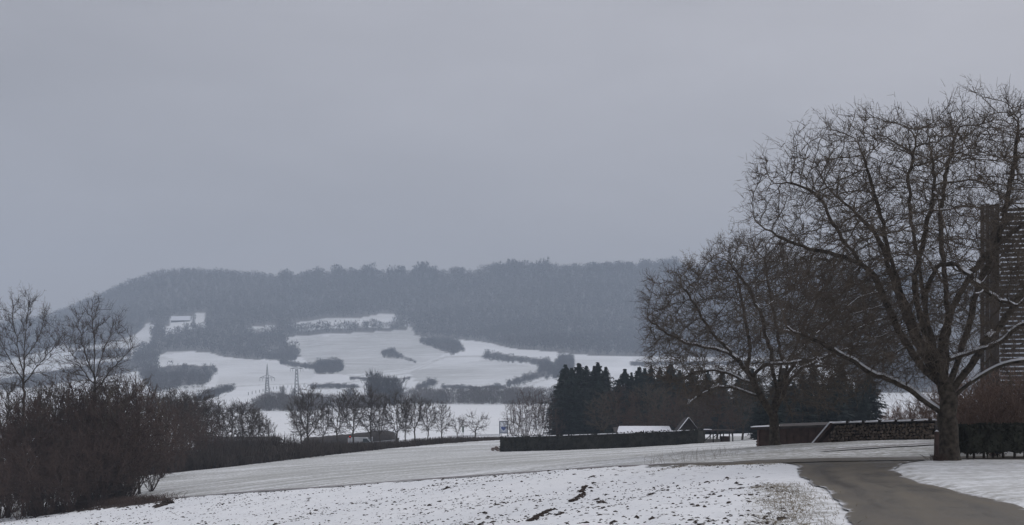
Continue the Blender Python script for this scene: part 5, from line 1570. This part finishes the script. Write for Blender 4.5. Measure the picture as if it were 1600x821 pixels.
# guard rail
def guard_rail(label, p0, p1, n, zoff=0.0):
    A = np.array(p0); B = np.array(p1); z0 = hs(*A)
    t = thing('guard_rail', label, 'guard rail', (A[0], A[1], z0))
    for i in range(n + 1):
        q = A + (B - A) * i / n; zz = hs(*q) - z0
        m = MB(); m.bar((q[0]-A[0], q[1]-A[1]+.06, zz-.1), (q[0]-A[0], q[1]-A[1]+.06, zz+.72+zoff), .05, 4); m.build('post', M['galv'], t)
        if i < n:
            r = A + (B - A) * (i + 1) / n; z2 = hs(*r) - z0
            m = MB(); a = np.array((q[0]-A[0], q[1]-A[1], zz + .6 + zoff)); b = np.array((r[0]-A[0], r[1]-A[1], z2 + .6 + zoff))
            for dz in (-.10, .06):
                m.add([a + (0,0,dz), b + (0,0,dz), b + (0,-.05,dz+.06), a + (0,-.05,dz+.06), a + (0,.0,dz+.11), b + (0,.0,dz+.11)], [[0,1,2,3],[3,2,5,4]])
            m.build('rail', M['galv'], t)
guard_rail('grey steel guard rail beside the white van', (P(582,0,198)[0], 198), (P(616,0,196)[0], 196), 3, .35)
guard_rail('long thin guard rail between the fruit trees and the heart sign', (P(700,0,232)[0], 232), (P(784,0,240)[0], 240), 5, .55)
for px, d, zt_, lb in [(581.5,172,676,'thin white marker post at the meadow edge right of the van'),(236,134,690,'pale thin post in the brush right of the left thicket')]:
    x = P(px,0,d)[0]; z = hs(x, d)
    t = thing('marker_post', lb, 'post', (x, d, z)); h_ = EYE + (HZ - zt_ - 8) / F * d - z
    m = MB(); m.bar((0,0,-.1),(0,0,h_),.05,6); m.build('pole', M['galv'], t)
    m = MB(); m.bar((0,0,h_),(0,0,h_ + .1),.06,6,.02); m.build('cap', M['sign_white'], t)
d = 215.0; x = P(723.5,0,d)[0]; z = hs(x, d); h_ = EYE - 27 / F * d - z
t = thing('green_column', 'narrow dark green box on a post between the two fruit trees', 'utility box', (x, d, z))
m = MB(); m.bar((0,0,-.1),(0,0,h_ - .75),.05,6); m.build('pole', M['steel'], t)
m = MB(); m.box(-.13,.13,-.1,.1,h_ - .85,h_); m.build('box', M['green_box'], t)
m = MB(); m.box(-.16,.16,-.13,.13,h_ + .002,h_ + .06); m.build('lid', M['green_box'], t)

# heart sign
d = 300.0; x = P(786.8,0,d)[0]; z = hs(x, d); hb = EYE - 37.5 / F * d - z; ht = EYE - 18.5 / F * d - z; hw = 13.4 / 2 / F * d
t = thing('heart_sign', 'upright grey advertising sign with a dark blue heart', 'sign', (x, d, z))
for s_ in (-1, 1):
    m = MB(); m.bar((s_ * (hw - .08), .1, -.1), (s_ * (hw - .08), .1, hb + .1), .08, 6); m.build('post', M['sign_frame'], t)
m = MB(); m.box(-hw, hw, 0, .16, hb, ht); m.build('panel', M['sign_grey'], t)
m = MB(); fw = .17
m.box(-hw - .02, -hw + fw, -.05, .18, hb - .02, ht + .02); m.box(hw - fw, hw + .02, -.05, .18, hb - .02, ht + .02)
m.box(-hw + fw, hw - fw, -.05, .18, ht - fw, ht + .02); m.box(-hw + fw, hw - fw, -.05, .18, hb - .02, hb + fw); m.build('frame', M['sign_frame'], t)
m = MB(); m.box(-hw + fw + .02, hw - fw - .02, -.012, .0, hb + (ht - hb) * .62, ht - fw - .02); m.build('white_field', M['sign_white'], t)
def heart(sc, cz, y0, y1):
    pts = []
    for k in range(28):
        a = 2 * math.pi * k / 28
        pts.append((sc * 16 * math.sin(a) ** 3 / 16, cz + sc * (13 * math.cos(a) - 5 * math.cos(2*a) - 2 * math.cos(3*a) - math.cos(4*a)) / 16))
    m = MB(); m.prism(pts, 'y', y0, y1); return m
cz = hb + (ht - hb) * .40
heart(.70, cz - .02, -.020, -.002).build('heart_outline', M['sign_white'], t)
heart(.56, cz, -.045, -.022).build('heart', M['sign_blue'], t)

# low barn and earth mound beyond the road
d = 226.0; x0, x1 = P(306,0,d)[0], P(430,0,d + 4)[0]; gz = hs((x0 + x1) / 2, d)
t = thing('low_barn', 'long low dark barn seen behind the left roadside trees', 'barn', ((x0 + x1) / 2, d, gz)); hx = (x1 - x0) / 2
ze = EYE - 50.5 / F * d - gz; zt = EYE - 43.5 / F * (d + 5) - gz; nb = 12
for i in range(nb):
    m = MB(); a0 = -hx + i * 2 * hx / nb; m.box(a0 + .02, a0 + 2 * hx / nb - .02, -.03, .03, -.3, ze - .02); m.build('wall_panel', M['dark_wood'], t)
m = MB(); m.box(-hx + .05, hx - .05, .04, 9, -.3, ze - .05); m.build('wall', M['dark_wood'], t)
m = MB(); m.prism([(-.5, ze - .02), (5, zt), (10, ze - .02), (10, ze + .1), (5, zt + .12), (-.5, ze + .1)], 'x', -hx - .4, hx + .4); m.build('roof', M['roof_dark'], t)
d = 228.0; x0, x1 = P(478,0,d)[0], P(621,0,d)[0]; gz = hs((x0 + x1) / 2, d)
n1, n2 = 40, 10; V = []; rgm = np.random.default_rng(54)
for i in range(n1 + 1):
    f = i / n1; x = x0 + (x1 - x0) * f
    crest = np.interp(800 + F * x / d, [478, 540, 590, 606, 618, 621], [684, 679, 674, 673, 677, 686]); hc = EYE + (HZ - crest) / F * d - gz
    for j in range(n2 + 1):
        g = j / n2; a = math.pi * g; V.append((x - (x0 + x1) / 2 + rgm.normal(0, .1), -5 * math.cos(a) * .8 + rgm.normal(0, .08), -.3 + (hc + .3) * math.sin(a) ** .7 + rgm.normal(0, .06)))
Fc = [[i*(n2+1)+j, (i+1)*(n2+1)+j, (i+1)*(n2+1)+j+1, i*(n2+1)+j+1] for i in range(n1) for j in range(n2)]
t = thing('earth_mound', 'long dark earth mound with snow along its crest behind the van', 'mound', ((x0 + x1) / 2, d, gz))
link('earth', mesh_np('earth', V, Fc, True), M['dark_wood'], t)
sv, sf = [], []
for i in range(n1 + 1):
    c_ = [np.array(V[i*(n2+1) + j]) for j in (5, 6, 7, 8)]; w_ = .10 if i > n1 * .62 else .02
    sv += [c_[0] + (0, -.15, .03), c_[0] + (0, 0, .05 + w_), c_[1] + (0, 0, .05 + w_), c_[3] + (0, .1, .03)]
sf = [[i*4+j, (i+1)*4+j, (i+1)*4+j+1, i*4+j+1] for i in range(int(n1 * .62), n1) for j in range(3)]
link('snow', mesh_np('snow', sv, sf, True), M['snow'], t)

# ------------------------------------------------------------------ far things on the hillside
def pylon(label, px, base_row, top_row, d, kind):
    x = P(px,0,d)[0]; z = hs(x, d); h = EYE + (HZ - top_row) / F * d - z
    t = thing('power_pylon', label, 'pylon', (x, d, z)); r = .16
    wb, wt = h * .075, h * .022; split = .62 if kind == 0 else .93
    wz = lambda q: wb + (wt * 1.35 - wb) * min(1, q / split)
    for sx in (-1, 1):
        for sy in (-1, 1):
            m = MB(); m.bar((sx*wb, sy*wb, -.3), (sx*wz(split), sy*wz(split), h*split), r); m.build('leg', M['steel'], t)
    m = MB(); lv = np.linspace(.06, split, 9)
    for a, b in zip(lv[:-1], lv[1:]):
        for s1, s2 in ((-1, 1), (1, -1)):
            for sy in (-1, 1):
                m.bar((s1*wz(a), sy*wz(a), h*a), (s2*wz(b), sy*wz(b), h*b), r*.6)
                m.bar((sy*wz(a), s1*wz(a), h*a), (sy*wz(b), s2*wz(b), h*b), r*.6)
    m.build('bracing', M['steel'], t)
    m = MB(); arms = [(.60, .21), ] if kind == 0 else [(.93, .20)]
    for az, aw in arms:
        for s_ in (-1, 1):
            m.bar((0, 0, h*az), (s_*h*aw, 0, h*az), r*1.1); m.bar((s_*h*aw, 0, h*az), (0, 0, h*(az + (.09 if kind == 0 else .04))), r)
            m.bar((s_*h*aw*.5, 0, h*az), (s_*h*aw*.5, 0, h*(az + (.045 if kind == 0 else .02))), r*.7)
    m.build('crossarm', M['steel'], t)
    for s_ in (-1, -.62, .62, 1):
        for az, aw in arms:
            m = MB(); m.bar((s_*h*aw, 0, h*az), (s_*h*aw, 0, h*(az - .09)), r*.8); m.build('insulator', M['steel'], t)
    m = MB()
    if kind == 0:
        for sx in (-1, 1):
            for sy in (-1, 1): m.bar((sx*wz(split), sy*wz(split), h*split), (0, 0, h), r)
        for q in (.7, .78, .86): m.bar((-wz(split)*(1-q)*2.4, 0, h*q), (wz(split)*(1-q)*2.2, 0, h*(q + .05)), r*.6)
        m.build('spire', M['steel'], t)
pylon('left lattice pylon with pointed spire and insulators hanging from its crossarm', 417.5, 620, 569, 780, 0)
pylon('right lattice pylon with flat crossarm at its top', 463.5, 620, 573, 800, 1)

def post_fence(label, pxs, n, h):
    P0 = [hit(a, b, 600) for a, b in pxs]; P0 = np.array(P0); b = P0[0]
    t = thing('post_fence', label, 'fence', b)
    k = np.linspace(0, len(P0) - 1, n)
    for q in k:
        X = np.interp(q, np.arange(len(P0)), P0[:, 0]); Y = np.interp(q, np.arange(len(P0)), P0[:, 1]); Z = hs(X, Y)
        m = MB(); m.bar((X - b[0], Y - b[1], Z - b[2] - .2), (X - b[0], Y - b[1], Z - b[2] + h), .2); m.build('post', M['dark_wood'], t)
post_fence('row of small fence posts crossing the slope below the pylons', [(388,618),(415,612),(440,607),(470,605),(500,605)], 20, 1.9)

hp = hit(283, 503, 900)
t = thing('hillside_house', 'long house with a white snowy roof on the wooded hillside', 'house', (hp[0], hp[1] - 4, hp[2]))
k_ = hp[1] / F; hw = 14.6 * k_
m = MB(); m.box(-hw, hw, 0, 9, -3, 1.4 * k_); m.build('wall', M['dark_wood'], t)
m = MB(); m.add([(-hw - .6, -1, 1.0*k_), (hw + .6, -1, 1.6*k_), (hw + .6, 5, 8.3*k_), (-hw - .6, 5, 7.7*k_), (-hw - .6, -1, 1.5*k_), (hw + .6, -1, 2.1*k_), (hw + .6, 5, 8.8*k_), (-hw - .6, 5, 8.2*k_)],
                [[0,3,2,1],[4,5,6,7],[0,1,5,4],[1,2,6,5],[2,3,7,6],[3,0,4,7]]); m.build('roof', M['snow'], t)
m = MB(); m.add([(-hw - .6, 5.01, 7.7*k_), (hw + .6, 5.01, 8.3*k_), (hw + .6, 10, 3.4*k_), (-hw - .6, 10, 3.0*k_), (-hw - .6, 5.01, 8.2*k_), (hw + .6, 5.01, 8.8*k_), (hw + .6, 10, 3.9*k_), (-hw - .6, 10, 3.5*k_)],
                [[0,3,2,1],[4,5,6,7],[0,1,5,4],[1,2,6,5],[2,3,7,6],[3,0,4,7]]); m.build('roof', M['snow'], t)
for i in range(5):
    m = MB(); xx = -hw + (i + .5) * 2 * hw / 5; m.box(xx - .7, xx + .7, -.05, 0, -1.4, -.1); m.build('window', M['glass'], t)
d = 2290.0; x = P(452,0,d)[0]; z = hs(x, d); h_ = EYE + (HZ - 427) / F * d - z
t = thing('hilltop_mast', 'thin mast with a short crossbar on the hill skyline', 'mast', (x, d, z))
m = MB(); m.bar((0,0,-1),(0,0,h_),.45,5,.25); m.build('pole', M['steel'], t)
m = MB(); m.bar((-3,0,h_ - 1.5),(3,0,h_ - 1.2),.3); m.build('crossbar', M['steel'], t)
